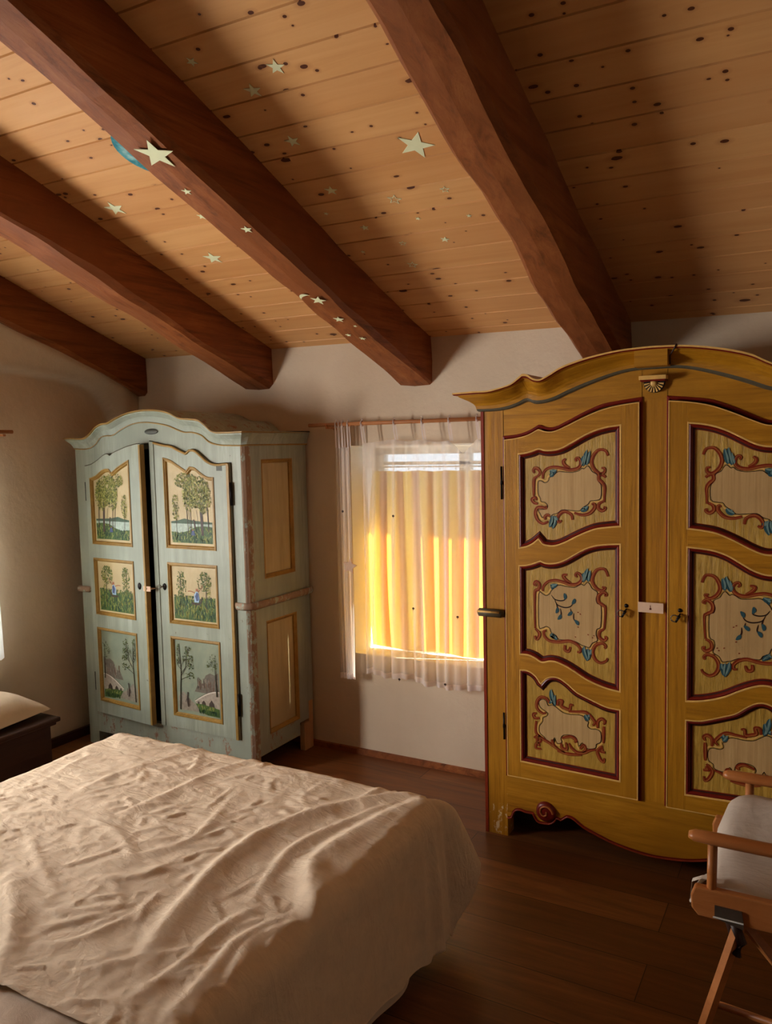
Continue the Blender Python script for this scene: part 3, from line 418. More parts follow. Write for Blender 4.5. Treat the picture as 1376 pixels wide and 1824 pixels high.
# ================================================================ ochre wardrobe
YW = root('painted_wardrobe', 'large ochre yellow wardrobe with scrollwork panels and red edging, right of the curtained window', 'wardrobe', (-.555, 3.2, 0))
cor_t = D_ = None
ct = DATA['y_cor_top']; cbm = DATA['y_cor_bot']
half = lambda pts: [p for p in pts if p[0] < -.56]
def sym(pts): h = half(pts); return h + [(-.555, h[-1][1] + .0006)] + [(MX(x), z) for x, z in reversed(h)]
FT = curve([(-1.30, 1.8075)] + sym(ct) + [(.19, 1.8075)]); FB = curve(sym(cbm))
FDT = curve(DATA['y_door_top']); FLT = curve(DATA['y_door_leaf_top'])
FS, DS, PN = 2.98, 2.965, 2.978        # frame face, door face, panel face
b = MB()
b.box(-1.222, -1.20, 3.0, 3.44, 0, 1.74, 'redl'); b.box(.09, .112, 3.0, 3.44, 0, 1.74, 'y_v')
b.box(-1.20, .09, 3.42, 3.44, .06, 1.74, 'y_v'); b.box(-1.2, .09, 3.0, 3.44, 1.72, 1.74, 'y_h'); b.box(-1.2, .09, 3.03, 3.44, .20, .225, 'y_h')
b.build('carcass', YW)
b = MB()
for m_ in (lambda x: x, MX):
    x0, x1 = sorted((m_(-1.214), m_(-1.128))); b.box(x0, x1, FS, 3.01, .18, 1.76, 'y_v'); b.box(x0, x1, FS, 3.05, 0, .18, 'y_worn')
    x0, x1 = sorted((m_(-1.224), m_(-1.212))); b.box(x0, x1, FS - .003, 3.01, 0, 1.74, 'redl')
b.box(-.600, -.510, FS, 3.01, .262, 1.75, 'y_v')
fr_b = lambda x: FDT(x if x < -.555 else MX(x)) if not (-.60 < x < -.51) else 1.75
FBc = lambda x: FB(x) + .012
b.band(-1.13, -.598, FBc, lambda x: FDT(x), FS, 3.01, 'y_h', 70)
b.band(MX(-.598), MX(-1.13), FBc, lambda x: FDT(MX(x)), FS, 3.01, 'y_h', 70)
b.band(-.600, -.510, FBc, lambda x: 1.75, FS, 3.01, 'y_h', 6)
b.build('front_frame', YW)
ap = DATA['y_apron']; AP = [(x, z) for x, z in ap if x < -.56]
APz = curve(AP + [(-.555, .0485)] + [(MX(x), z) for x, z in reversed(AP)])
b = MB(); b.band(-1.128, MX(-1.128), lambda x: .262, APz, FS, 3.01, 'y_h', 130)
pth = [(x, APz(x)) for x in np.linspace(-1.128, MX(-1.128), 130)]
b.ribbon([(x, z + .004) for x, z in pth], .0055, FS - .0015, 'red')
b.tube([(x, FS - .002, z + .001) for x, z in pth], .0035, 'redl', 6)
for cx in (-.9655, MX(-.9655)):
    b.lathe([(0, -.016), (.03, -.015), (.038, -.010), (.041, 0), (.041, .01)], (cx, FS, .138), 'red', 'y', 28)
    sp_ = [(cx + (.032 - .0042 * a) * math.cos(a), FS - .016, .138 + (.032 - .0042 * a) * math.sin(a)) for a in np.linspace(0, 6.9, 44)]
    b.tube(sp_, .0042, 'orange', 6)
b.build('apron', YW)
# door openings: red surround
for side in (0, 1):
    m_ = MX if side else (lambda x: x)
    b = MB(); top = [(x, FDT(x)) for x in np.linspace(-1.1295, -.5990, 60)]
    P = [(m_(-1.1295), .258)] + [(m_(x), z) for x, z in top] + [(m_(-.5990), .258)]
    b.mould(P, [(-.003, FS), (-.001, FS - .005), (.006, FS - .006), (.011, FS - .001), (.013, FS + .006)], ['redl', 'red', 'red', 'grey'])
    b.build('door_surround', YW)
# cornice
vv = [0, .05, .07, .14, .2, .3, .42, .54, .66, .76, .82, .86, .92, 1.0]
def prt(v): return [.004, .010, .010, .012, .013, .015, .022, .034, .050, .063, .067, .080, .084, .084][vv.index(v)]
cm = ['grey', 'grey', 'grey', 'y_h', 'y_h', 'y_h', 'y_h', 'y_h', 'y_h', 'y_h', 'y_h', 'red', 'tan']
xs = list(np.linspace(-1.226, .116, 190)); b = MB(); rows = []
for v in vv:
    p = prt(v); row = [(-1.226 - p, 3.44, lerp(FB(-1.226), 1.8078, v))]
    for x in xs:
        sx = (x + .555) / .671; X = -.555 + sx * (.671 + p)
        row.append((X, FS - p, lerp(FB(x), FT(X), v)))
    row.append((.116 + p, 3.44, lerp(FB(-1.226), 1.8078, v))); rows.append(row)
b.grid(rows, lambda i: cm[i], smooth=False)
p = prt(1.0); top = rows[-1]
b.grid([top[1:-1], [(q[0], 3.44, q[2]) for q in top[1:-1]]], 'y_h', smooth=False)
b.grid([rows[0][1:-1], [(q[0], 3.02, q[2]) for q in rows[0][1:-1]]], 'y_h', smooth=False)
bk = [(q[0], 3.44, q[2]) for q in top]; b.grid([bk, [(q[0], 3.44, 1.70) for q in top]], 'y_h', smooth=False)
b.build('cornice', YW)
# keystone with half shell
b = MB(); b.box(-.602, -.510, 2.935, FS, 1.818, 1.832, 'tan'); b.box(-.598, -.514, 2.940, FS, 1.812, 1.819, 'red')
b.box(-.612, -.500, 2.905, 2.965, 1.862, 1.93, 'y_h'); b.tube([(-.468, 2.8945, 1.931), (-.474, 2.8945, 1.918), (-.494, 2.92, 1.895), (-.498, 2.945, 1.868)], .0028, 'black', 6)
sh = [(-.555 + .036 * math.cos(a), 1.811 + .038 * math.sin(a)) for a in np.linspace(math.pi, 2 * math.pi, 22)]
b.prism(sh, 2.962, FS, 'black'); 
for a in np.linspace(math.pi * 1.06, math.pi * 1.94, 9):
    b.ribbon([(-.555 + .014 * math.cos(a), 1.809 + .015 * math.sin(a)), (-.555 + .034 * math.cos(a), 1.809 + .035 * math.sin(a))], lambda t: .001 + .0022 * t, 2.9605, 'tan')
b.lathe([(0, -.008), (.010, -.006), (.013, 0)], (-.555, 2.963, 1.806), 'tan', 'y', 14)
b.build('keystone_shell', YW)
# waist battens on outer stiles
for m_ in (lambda x: x, MX):
    b = MB(); x0, x1 = sorted((m_(-1.242), m_(-1.138)))
    b.tube([(x0, 2.975, .926), (x0 + .008, 2.966, .926), (x1 - .004, 2.966, .926), (x1, 2.975, .926)], [.008, .017, .017, .012], 'grey', 12)
    b.tube([(x0 + .006, 2.951, .932), (x1 - .006, 2.951, .932)], .0045, 'tan', 8); b.build('waist_batten', YW)
def scroll(b, pts, wd, y, m, mh, flip=1):
    S = spl(pts, 7); n = len(S)
    b.ribbon(S, lambda t: wd * (.55 + .75 * math.sin(math.pi * min(1, t * .85 + .15))), y, m)
    off = []
    for i in range(n):
        d = S[min(i + 1, n - 1)] - S[max(0, i - 1)]; d = d.normalized() if d.length > 0 else Vector((1, 0)); off.append(S[i] + Vector((-d.y, d.x)) * wd * .35 * flip)
    b.ribbon(off, lambda t: wd * .42 * (math.sin(math.pi * (t * .9 + .05))), y - .0005, mh)
def dab(b, pts, wd, y, m): b.ribbon(spl(pts, 6), lambda t: wd * math.sin(math.pi * (t * .92 + .04)) + .0004, y, m)
def ydoor(side):
    m_ = MX if side else (lambda x: x); sgn = -1 if side else 1
    hx = m_(-1.1205); P = lambda pts: [(m_(x), z) for x, z in pts]
    dr = None
    T = {1: (curve(DATA['p1t']), curve(DATA['p1b'])), 2: (curve(DATA['p2t']), curve(DATA['p2b'])), 3: (curve(DATA['p3t']), curve(DATA['p3b']))}
    xl, xr, X0, X1 = -1.0625, -.6735, -1.1205, -.6075
    f = MB(); zb = .2635
    def bd(x0, x1, ft, fb, m, n=50):
        a, c = sorted((m_(x0), m_(x1))); F = lambda g: (lambda x: g(m_(x)))
        f.band(a, c, F(ft), F(fb), DS, DS + .022, m, n)
    bd(X0, xl, FLT, lambda x: zb, 'y_v', 8); bd(xr, X1, FLT, lambda x: zb, 'y_v', 8)
    bd(xl, xr, FLT, T[1][0], 'y_h'); bd(xl, xr, T[1][1], T[2][0], 'y_h'); bd(xl, xr, T[2][1], T[3][0], 'y_h'); bd(xl, xr, T[3][1], lambda x: zb, 'y_h')
    out = [(X0, zb)] + [(x, FLT(x)) for x in np.linspace(X0, X1, 60)] + [(X1, zb)]
    f.mould(P(out), [(-.0015, DS + .004), (-.0015, DS - .0012), (.0022, DS - .0012), (.0022, DS)], 'tan')
    lab = None
    door = f.build('cabinet_door', YW, origin=(hx, FS, .26), rotz=R_(1.4) if side else 0)
    for k in (1, 2, 3):
        t, bt = T[k]; n = 56; xsn = list(np.linspace(xl, xr, n))
        path = [(m_(x), t(x)) for x in xsn] + [(m_(x), bt(x)) for x in reversed(xsn)]
        g = MB(); g.mould(path, [(-.004, DS - .001), (0, DS - .001), (.002, DS + .001), (.006, DS - .0005), (.011, DS + .003), (.014, DS + .009), (.018, DS + .010), (.022, PN + .001)], ['tan', 'tan', 'red', 'redl' if k == 9 else 'red', 'red', 'black', 'red'])
        pm = MB(); a, c = sorted((m_(xl + .001), m_(xr - .001)))
        pm.grid([[(x, PN, bt(m_(x))) for x in np.linspace(a, c, 40)], [(x, PN, t(m_(x))) for x in np.linspace(a, c, 40)]], 'y_field', smooth=False)
        o = DATA['c%d_out' % k]; S = [(m_(p.x), p.y) for p in spl(o, 3, True)]
        pm.mould(S, [(-.010, PN - .0006), (-.0045, PN - .0006)], 'y_field' if 0 else 'tan'); pm.ngon([(x, PN - .0009, z) for x, z in S], 'cream')
        pm.mould(S, [(-.0016, PN - .0012), (.0008, PN - .0012)], 'black')
        for st in DATA['c%d_red' % k]:
            scroll(pm, [(m_(x), z) for x, z in st], .0046, PN - .0018, 'redl', 'orange', -sgn); 
            Sx = spl([(m_(x), z) for x, z in st], 6); pm.ribbon(Sx, lambda t: .0036 + .0030 * math.sin(math.pi * t), PN - .0014, 'red')
        for st in DATA['c%d_blue' % k]:
            dab(pm, [(m_(x), z) for x, z in st], .0090, PN - .0022, 'teal'); dab(pm, [(m_(x) + .002, z + .003) for x, z in st], .0030, PN - .0027, 'teall')
        if k == 2:
            for st in DATA['c2_sprig']:
                pts = [(m_(x), z) for x, z in st]; dab(pm, pts, .0020, PN - .0018, 'black'); 
                e = Vector(pts[-1]); d_ = (Vector(pts[-1]) - Vector(pts[-2])).normalized() * .008
                dab(pm, [e - d_ * 2, e - d_ * .5 + Vector((.003, 0)), e + d_], .0062, PN - .0022, 'teal')
            for i in range(8):
                rr = random.Random(i); x, z = -.86 + .10 * rr.random(), .97 - .13 * rr.random(); dab(pm, [(m_(x), z), (m_(x + .005), z - .003)], .0016, PN - .0018, 'redl')
        def sub(mb, nm, par):
            # children of the (possibly turned) door: store in door space
            oo = mb.build(nm, None, origin=(hx, FS, .26)); oo.parent = par; oo.location = (0, 0, 0); return oo
        sub(g, 'panel_moulding', door); sub(pm, 'painted_panel', door)
    kx = m_(-.650); kz = .985
    g = MB(); g.lathe([(0, -.004), (.006, -.003), (.008, 0)], (kx, DS, kz + .012), 'iron', 'y', 12)
    g.tube([(kx, DS - .001, kz), (kx, DS - .016, kz - .004)], .003, 'iron', 8)
    g.tube([(kx + sgn * .0, DS - .016, kz - .004), (kx - .012, DS - .02, kz - .028)], [.006, .0035], 'iron', 8); g.tube([(kx - .016 + .013 * math.cos(a), DS - .02, kz - .014 + .012 * math.sin(a)) for a in np.linspace(0, 6.28, 14)], .0022, 'steel', 6)
    sub(g, 'key', door)
    for hz in (1.45, .464):
        g = MB(); hh = .065 if hz > 1 else .055; hxx = m_(-1.1365)
        g.tube([(hxx, FS - .007, hz - hh), (hxx, FS - .008, hz + hh)], .0042, 'iron', 10); g.lathe([(0, -.012), (.005, -.008), (.0058, 0), (.005, .008)], (hxx, FS - .008, hz), 'iron', 'z', 10); g.build('hinge', YW)
    return door
ydoor(0); ydoor(1)
tg = MB(); tg.box(-.605, -.5165, 2.950, 2.9535, .981, 1.018, 'paper'); tg.lathe([(0, -.003), (.003, -.002), (.003, .0)], (-.562, 2.950, .995), 'red', 'y', 8)
tg.tube([(-.562, 2.9493, .996), (-.562, 2.9493, 1.008)], .0006, 'red', 5)
T_ = tg.build('paper_tag', origin=(-.56, 2.952, .981)); tag(T_, 'small pinkish paper tag bridging the two doors of the ochre wardrobe', 'tag')
# ================================================================ pale green wardrobe
GW = root('painted_wardrobe', 'pale sage green wardrobe with landscape panels and chipped paint, left of the curtained window', 'wardrobe', (-2.99, 3.2, 0))
GF, GD, GX0, GX1 = 2.96, 2.95, -3.578, -2.415
gt = curve(DATA['g_cor_top']); gb_ = curve(DATA['g_cor_bot'])
grt = curve(DATA['gr_top']); glt0 = curve(DATA['gl_top']); glt = lambda x: glt0(x + 3.50)
b = MB(); b.box(GX0, GX0 + .02, 2.99, 3.465, 0, 1.66, 'g'); b.box(GX0, GX1 - .02, 3.44, 3.465, .06, 1.66, 'g'); b.box(GX0 + .02, GX1 - .02, 2.99, 3.44, .14, .16, 'darkwood'); b.box(GX0 + .02, GX1 - .02, 2.99, 3.44, 1.62, 1.64, 'g'); b.box(GX0 + .02, GX0 + .03, 3.0, 3.44, .16, 1.62, 'darkwood'); b.box(GX0 + .02, GX1 - .03, 3.43, 3.44, .16, 1.62, 'darkwood')
b.build('carcass', GW)
b = MB()
b.box(GX0, -3.504, GF, 2.99, 0, 1.64, 'g'); b.box(-2.494, -2.438, GF, 2.99, 0, 1.64, 'g')
gbc = lambda x: gb_(x) + .01
b.band(-3.504, -3.024, gbc, glt, GF, 2.99, 'g', 60); b.band(-3.024, -2.494, gbc, lambda x: grt(x), GF, 2.99, 'g', 60)
b.box(-3.504, -2.494, GF, 2.99, .075, .188, 'g_worn'); b.build('front_frame', GW)
b = MB(); cr_ = [(-2.440, GF), (-2.415, 2.992)]
rows = []
for z in np.linspace(0.0, 1.635, 40):
    w_ = .0025 * noise.noise(Vector((z * 9, 1, 1))) * (2 if z < .8 else 1)
    rows.append([(-2.440, GF, z), (-2.432 + w_, GF + .002, z), (-2.420 + w_, 2.972, z), (-2.414, 2.996, z), (-2.414, 3.004, z)])
b.grid(rows, 'g_edge', smooth=False); b.build('corner_post', GW)
# side: frame and two sunk panels
S = DATA['g_side']; sx = GX1
b = MB()
def sbox(y0, y1, z0, z1, m, x0=sx - .022, x1=sx): b.box(x0, x1, y0, y1, z0, z1, m)
sbox(3.0, 3.083, .10, 1.635, 'g'); sbox(3.338, 3.462, .165, 1.635, 'g'); sbox(3.083, 3.338, 1.556, 1.635, 'g'); sbox(3.083, 3.338, .760, .970, 'g'); sbox(3.083, 3.338, .10, .188, 'g_worn')
b.build('side_frame', GW)
for z0, z1 in ((.970, 1.556), (.188, .760)):
    b = MB(); Pp = [(3.083, z0), (3.338, z0), (3.338, z1), (3.083, z1)]
    b.box(sx - .020, sx - .014, 3.075, 3.345, z0 - .005, z1 + .005, 'g_panel')
    o_ = [(0, .0015), (.006, .003), (.012, -.002), (.018, -.006), (.020, -.013)]
    for q in range(len(o_) - 1):
        (a0, h0), (a1, h1) = o_[q], o_[q + 1]
        r0 = [(sx + h0, 3.083 + a0, z0 + a0), (sx + h0, 3.338 - a0, z0 + a0), (sx + h0, 3.338 - a0, z1 - a0), (sx + h0, 3.083 + a0, z1 - a0)]
        r1 = [(sx + h1, 3.083 + a1, z0 + a1), (sx + h1, 3.338 - a1, z0 + a1), (sx + h1, 3.338 - a1, z1 - a1), (sx + h1, 3.083 + a1, z1 - a1)]
        b.grid([r0, r1], 'gold', closed_v=True, smooth=False)
    b.build('side_panel', GW)
b = MB(); b.box(sx - .03, sx + .002, 3.375, 3.455, 0, .15, 'rawwood'); b.box(sx - .02, sx + .001, 3.42, 3.46, .14, .26, 'rawwood'); b.build('rear_foot', GW, bevel=.003)
for x0, x1 in ((-2.49, -2.43), (GX0 + .002, GX0 + .06)): b = MB(); b.box(x0, x1, 2.965, 3.02, 0, .09, 'g_worn'); b.build('front_foot', GW)
# waist moulding wrapping the right corner, and batten on the left stile
b = MB()
pl = [(-2.500, GF), (-2.492, GF - .006), (-2.45, GF - .008), (-2.424, GF - .004), (-2.404, 2.985), (-2.402, 3.02), (-2.402, 3.44), (-2.404, 3.468)]
rows = []
for a in np.linspace(0, 2 * math.pi, 13)[:-1]:
    rows.append([(x + .010 * math.cos(a) * (1 if y > 2.98 else .3), y - .010 * math.cos(a) * (0 if y > 2.98 else 1), .855 + .018 * math.sin(a) * (1 + .12 * math.sin(3 * a))) for x, y in pl])
b.grid(rows, 'g_edge', closed_u=True); b.build('waist_moulding', GW)
b = MB(); b.tube([(-3.60, 2.962, .866), (-3.592, 2.955, .866), (-3.515, 2.955, .866), (-3.505, 2.962, .866)], [.006, .017, .017, .008], 'g_edge', 12); b.build('waist_batten', GW)
# cornice with right return
gv = [0, .06, .10, .2, .34, .5, .66, .8, .88, .92, 1.0]; gp = [.008, .010, .005, .008, .013, .020, .032, .042, .042, .052, .052]; gmm = ['gold', 'gold', 'g', 'g', 'g', 'g', 'g', 'g', 'gold', 'gold']
xs = list(np.linspace(GX0, GX1 - .02, 170)); b = MB(); rows = []
for v, p in zip(gv, gp):
    row = [(GX0 - p * .6, 3.465, lerp(1.627, 1.688, v))]
    for x in xs:
        X = lerp(GX0 - p * .6, GX1 - .02 + p, (x - xs[0]) / (xs[-1] - xs[0])); row.append((X, GF - p, lerp(gb_(X), gt(X), v)))
    row += [(sx + .004 + p * .75, 2.97, lerp(1.6225, 1.690, v)), (sx + .004 + p * .45, 3.2, lerp(1.6225, 1.692, v)), (sx + .004 + p * .45, 3.468, lerp(1.6225, 1.694, v))]; rows.append(row)
b.grid(rows, lambda i: gmm[i], smooth=False)
tp = rows[-1]; b.grid([tp, [(q[0], 3.466, q[2] - .004) for q in tp]], 'g_worn', smooth=False)
b.grid([rows[0], [(q[0], min(3.466, 3.0), q[2]) for q in rows[0]]], 'g', smooth=False); b.build('cornice', GW)
b = MB(); b.lathe([(0, -.004), (.9, -.004), (1, -.002), (1, .0)], (0, 0, 0), 'plaque', 'y', 28)
b.v = [(-3.0045 + x * .046, GF - .002 + y, 1.706 + z * .0145) for x, y, z in b.v]; b.build('oval_plaque', GW)
# painted scenes
def leafblob(pm, rng, x, z, s, y, m):
    a = rng.random() * 3.14; l = s * (.7 + .8 * rng.random()); w_ = l * .42; ca, sa = math.cos(a), math.sin(a)
    pm.ngon([(x + ca * l, y, z + sa * l), (x - sa * w_, y, z + ca * w_), (x - ca * l, y, z - sa * l), (x + sa * w_, y, z - ca * w_)], m)
def scene_paint(pm, kind, X0, X1, z0, z1, Y, seed, flip):
    rng = random.Random(seed); Wd, H = X1 - X0, z1 - z0
    U = (lambda u: X1 - u * Wd) if flip else (lambda u: X0 + u * Wd); V = lambda v: z0 + v * H
    pt = lambda u, v: (U(u), V(v)); ly = [Y - .0006]
    def nxt(): ly[0] -= .00012; return ly[0]
    def area(pts, m): y = nxt(); pm.ngon([(U(u), y, V(v)) for u, v in pts], m)
    def line(pts, wd, m): pm.ribbon(spl([pt(*p) for p in pts], 4), wd, nxt(), m)
    def crown(cx, cz, rx, rz, n, s, mats=('p_leaf', 'p_leafd', 'p_leafl')):
        y = nxt()
        for i in range(n):
            a, r = rng.random() * 6.283, math.sqrt(rng.random()); u, v = cx + rx * r * math.cos(a), cz + rz * r * math.sin(a)
            if .04 < u < .96 and v < .97: leafblob(pm, rng, U(u), V(v), s, y - .0001 * (i % 3), mats[rng.choice((0, 0, 1, 1, 2)) % len(mats)])
    def strokes(u0, u1, v0, v1, n, L, mats):
        y = nxt()
        for i in range(n):
            u, v = lerp(u0, u1, rng.random()), lerp(v0, v1, rng.random() ** 1.1); du = (rng.random() - .5) * .05
            pm.ribbon([pt(u, v), pt(min(.97, max(.03, u + du)), min(v1 + .02, v + L * (.5 + rng.random())))], .0022, y - .0001 * (i % 3), mats[i % len(mats)])
    if kind == 'A':
        area([(.04, .30), (.2, .315), (.35, .34), (.55, .315), (.97, .30), (.97, .27), (.04, .27)], 'p_hill')
        area([(.04, .275), (.97, .275), (.97, .12), (.04, .12)], 'p_lake')
        area([(.04, .17), (.25, .155), (.45, .19), (.6, .24), (.8, .25), (.97, .24), (.97, .03), (.06, .03)], 'p_grass')
        strokes(.05, .95, .03, .15, 190, .035, ['p_grassd', 'p_grassl', 'p_grass', 'p_grassd'])
        strokes(.45, .95, .13, .22, 50, .03, ['p_grass', 'p_grassd', 'p_grassl'])
        for u, v0, v1, wd in ((.16, .14, .5, .0014), (.42, .16, .52, .0018), (.50, .17, .5, .0016), (.47, .16, .45, .001), (.74, .13, .53, .0078), (.88, .18, .55, .0028), (.58, .2, .33, .0045), (.65, .18, .45, .001)): line([(u + .01, v0), (u, (v0 + v1) / 2), (u - .02, v1)], wd, 'p_trunk')
        crown(.16, .48, .08, .17, 110, .0052); crown(.48, .60, .15, .17, 170, .0062); crown(.64, .68, .31, .20, 460, .0068); crown(.80, .58, .16, .17, 170, .0064); crown(.40, .82, .24, .10, 170, .006)
        area([(.50, .15), (.52, .19), (.56, .19), (.59, .13), (.50, .13)], 'p_blue'); area([(.52, .19), (.525, .205), (.545, .205), (.55, .19)], 'p_skin')
    if kind == 'B':
        area([(.03, .42), (.2, .46), (.45, .40), (.7, .44), (.97, .46), (.97, .03), (.03, .03)], 'p_grass')
        strokes(.04, .96, .03, .45, 330, .07, ['p_grassd', 'p_grass', 'p_grassl', 'p_grassd', 'p_leaf'])
        line([(.22, .1), (.20, .5), (.19, .88)], .0022, 'p_branch'); line([(.78, .2), (.77, .5), (.80, .86)], .0025, 'p_branch')
        crown(.21, .66, .11, .26, 130, .0058, ('p_grass', 'p_leafd', 'p_leaf')); crown(.74, .74, .16, .18, 140, .0058, ('p_grass', 'p_leafd', 'p_leaf')); crown(.82, .62, .05, .2, 50, .005)
        area([(.50, .36), (.50, .50), (.55, .56), (.60, .54), (.62, .42), (.60, .36)], 'paleblue'); area([(.52, .47), (.56, .55), (.60, .52), (.60, .40), (.55, .38)], 'p_blue')
        area([(.54, .56), (.54, .61), (.59, .61), (.60, .56)], 'p_skin'); line([(.52, .53), (.43, .555), (.36, .55)], .0022, 'p_skin'); line([(.60, .55), (.66, .62), (.70, .68)], .0022, 'p_skin')
        line([(.44, .345), (.55, .33), (.63, .35), (.68, .45)], .0045, 'p_trunk'); line([(.46, .30), (.38, .22)], .002, 'p_grassl')
    if kind == 'C':
        area([(.42, .32), (.52, .46), (.6, .44), (.68, .56), (.78, .60), (.88, .58), (.97, .62), (.97, .32)], 'p_mount')
        strokes(.5, .96, .32, .5, 40, .1, ['p_mountl', 'p_mount', 'p_trunkl'])
        area([(.04, .22), (.15, .3), (.3, .2), (.42, .15), (.6, .05), (.04, .04)], 'p_grassl' if 0 else 'p_mountl')
        arc = [(.42 + .56 * t, .19 + .17 * math.sin(t * math.pi / 2)) for t in np.linspace(0, 1, 12)]
        area(arc + [(.98, .10), (.45, .14)], 'p_stone'); line(arc, .0032, 'mw'); line([(u, v + .012) for u, v in arc], .0010, 'p_stoned')
        for u, s in ((.50, .025), (.62, .05), (.80, .07)): area([(u - s, .15 - .02 * (u > .7)), (u - s * .8, .19), (u, .17 + s), (u + s * .8, .19), (u + s, .15 - .02 * (u > .7))], 'p_stoned')
        area([(.43, .16), (.6, .165), (.97, .13), (.97, .02), (.7, .025), (.52, .07)], 'p_grass'); strokes(.52, .96, .03, .07, 60, .05, ['p_grassd', 'p_grass']); strokes(.48, .95, .09, .13, 30, .03, ['p_grassl', 'p_grass'])
        line([(.08, .04), (.10, .35), (.12, .6), (.10, .92)], lambda t: .0045 * (1 - t) + .0010, 'p_branch')
        for pts in ([(.11, .5), (.22, .62), (.26, .78), (.3, .88)], [(.11, .45), (.24, .50), (.36, .53)], [(.12, .6), (.05, .66), (.03, .74)], [(.12, .62), (.2, .72), (.34, .76)], [(.12, .7), (.06, .8), (.05, .9)], [(.13, .55), (.28, .66), (.35, .65)]):
            line(pts, .0014, 'p_branch'); crown(pts[-1][0], pts[-1][1], .07, .05, 22, .0052, ('p_leafd', 'p_branch', 'p_grass')); crown(pts[-2][0], pts[-2][1] + .03, .05, .04, 12, .0045, ('p_leafd', 'p_branch', 'p_grass'))
        line([(.93, .3), (.92, .5), (.90, .8)], lambda t: .004 * (1 - t) + .001, 'p_branch'); crown(.88, .74, .09, .13, 50, .004, ('p_leafd', 'p_branch', 'p_grass')); crown(.78, .72, .06, .05, 16, .004, ('p_leafd', 'p_branch'))
        line([(.27, .1), (.25, .2), (.27, .3)], .0035, 'p_stoned'); line([(.21, .16), (.26, .24)], .0018, 'p_stoned'); line([(.3, .12), (.29, .22)], .002, 'p_trunk')
M['mw'] = plain('painted_pale_stone', srgb(206, 198, 182), .5)
def gdoor(side):
    hx = -2.497 if side else -3.500
    if side:
        X0, X1 = -3.016, -2.499; top = grt; xl, xr = -2.926, -2.600; p1t = curve(DATA['gr_p1t']); zz = (1.118, 1.0448, .7325, .6655, .253)
    else:
        X0, X1 = -3.497, -3.036; top = glt; xl, xr = -3.4575, -3.129; p0 = curve(DATA['gl_p1t']); p1t = lambda x: p0(x + 3.5); zz = (1.118, 1.0435, .7363, .6648, .258)
    c = lambda z: (lambda x: z)
    f = MB(); tl = lambda x: top(x) - .004
    bd = lambda x0, x1, ft, fb, n=50: f.band(x0, x1, ft, fb, GD, GD + .022, 'g', n)
    bd(X0, xl, tl, c(.19), 10); bd(xr, X1, tl, c(.19), 10); bd(xl, xr, tl, p1t); bd(xl, xr, c(zz[0]), c(zz[1]), 2); bd(xl, xr, c(zz[2]), c(zz[3]), 2); bd(xl, xr, c(zz[4]), c(.19), 2)
    if side: f.box(X0 + .002, X0 + .03, GD - .004, GD, .19, tl(X0 + .01) - .004, 'g')
    door = f.build('cabinet_door', GW, origin=(hx, GD + .01, .19), rotz=0 if side else R_(-5))
    def sub(mb, nm, par=door):
        oo = mb.build(nm, None, origin=(hx, GD + .01, .19)); oo.parent = par; oo.location = (0, 0, 0); return oo
    t = MB()
    if side:
        xs_ = np.linspace(X0 + .03, X1 - .003, 60); t.tube([(x, GD - .002, tl(x) - .004) for x in xs_], .0065, 'gold', 6); t.box(X1 - .016, X1 - .001, GD - .008, GD, .19, tl(X1) - .004, 'gold')
    else:
        t.box(X1 - .009, X1 + .003, GD - .006, GD + .022, .195, tl(X1) - .003, 'gold'); xs_ = np.linspace(X0, X1 - .01, 50); t.tube([(x, GD + .004, tl(x) + .001) for x in xs_], .004, 'grey', 6)
    sub(t, 'edge_trim')
    pz = [(zz[0], None, 'A', 'p_sky'), (zz[2], zz[1], 'B', 'p_sky'), (zz[4], zz[3], 'C', 'p_sky2')]
    for n_, (z0, z1, kind, sky) in enumerate(pz):
        tf = p1t if z1 is None else c(z1); xsn = list(np.linspace(xl, xr, 44 if z1 is None else 3))
        path = [(x, tf(x)) for x in xsn] + [(xr, z0), (xl, z0)]
        g = MB(); g.mould(path, [(-.001, GD), (0, GD - .004), (.006, GD - .005), (.008, GD - .001), (.012, GD - .001), (.016, GD + .004), (.018, GD + .009)], ['gold', 'gold', 'black' if 0 else 'gold', 'gold', 'gold', 'gold']); sub(g, 'panel_moulding')
        pm = MB(); xa = list(np.linspace(xl, xr, 30)); PY = GD + .009
        pm.grid([[(x, PY, z0) for x in xa], [(x, PY, tf(x)) for x in xa]], sky, smooth=False)
        ztop = (z1 if z1 is not None else 1.545) - .016
        scene_paint(pm, kind, xl + .018, xr - .018, z0 + .018, ztop, PY, 10 * side + n_ + 1, not side)
        sub(pm, 'painted_panel')
    kx = -2.952 if side else -3.089; kz = .918
    g = MB(); g.lathe([(0, -.004), (.8, -.004), (1, -.001), (1, 0)], (0, 0, 0), 'iron', 'y', 18); g.v = [(kx + x * .013, GD - .001 + y, kz + z * .018) for x, y, z in g.v]; sub(g, 'escutcheon')
    if side:
        g = MB(); g.tube([(kx, GD - .003, kz + .003), (kx - .004, GD - .022, kz + .003)], .003, 'steel', 8); g.tube([(kx - .016 + .012 * math.cos(a), GD - .022, kz + .003 + .009 * math.sin(a)) for a in np.linspace(0, 6.28, 16)], .0022, 'steel', 6); sub(g, 'key')
        g = MB(); g.box(-2.580, -2.546, GD - .001, GD - .0002, 1.506, 1.53, 'plaque'); sub(g, 'label_plate')
        for hz in (1.395, .365):
            g = MB(); g.tube([(-2.494, GF - .010, hz - .055), (-2.494, GF - .010, hz + .055)], .007, 'iron', 10); g.build('hinge', GW)
    else:
        for hz in (1.40, .36):
            g = MB(); g.tube([(-3.502, GF - .004, hz - .05), (-3.502, GF - .004, hz + .05)], .006, 'iron', 10); g.build('hinge', GW)
gdoor(0); gdoor(1)
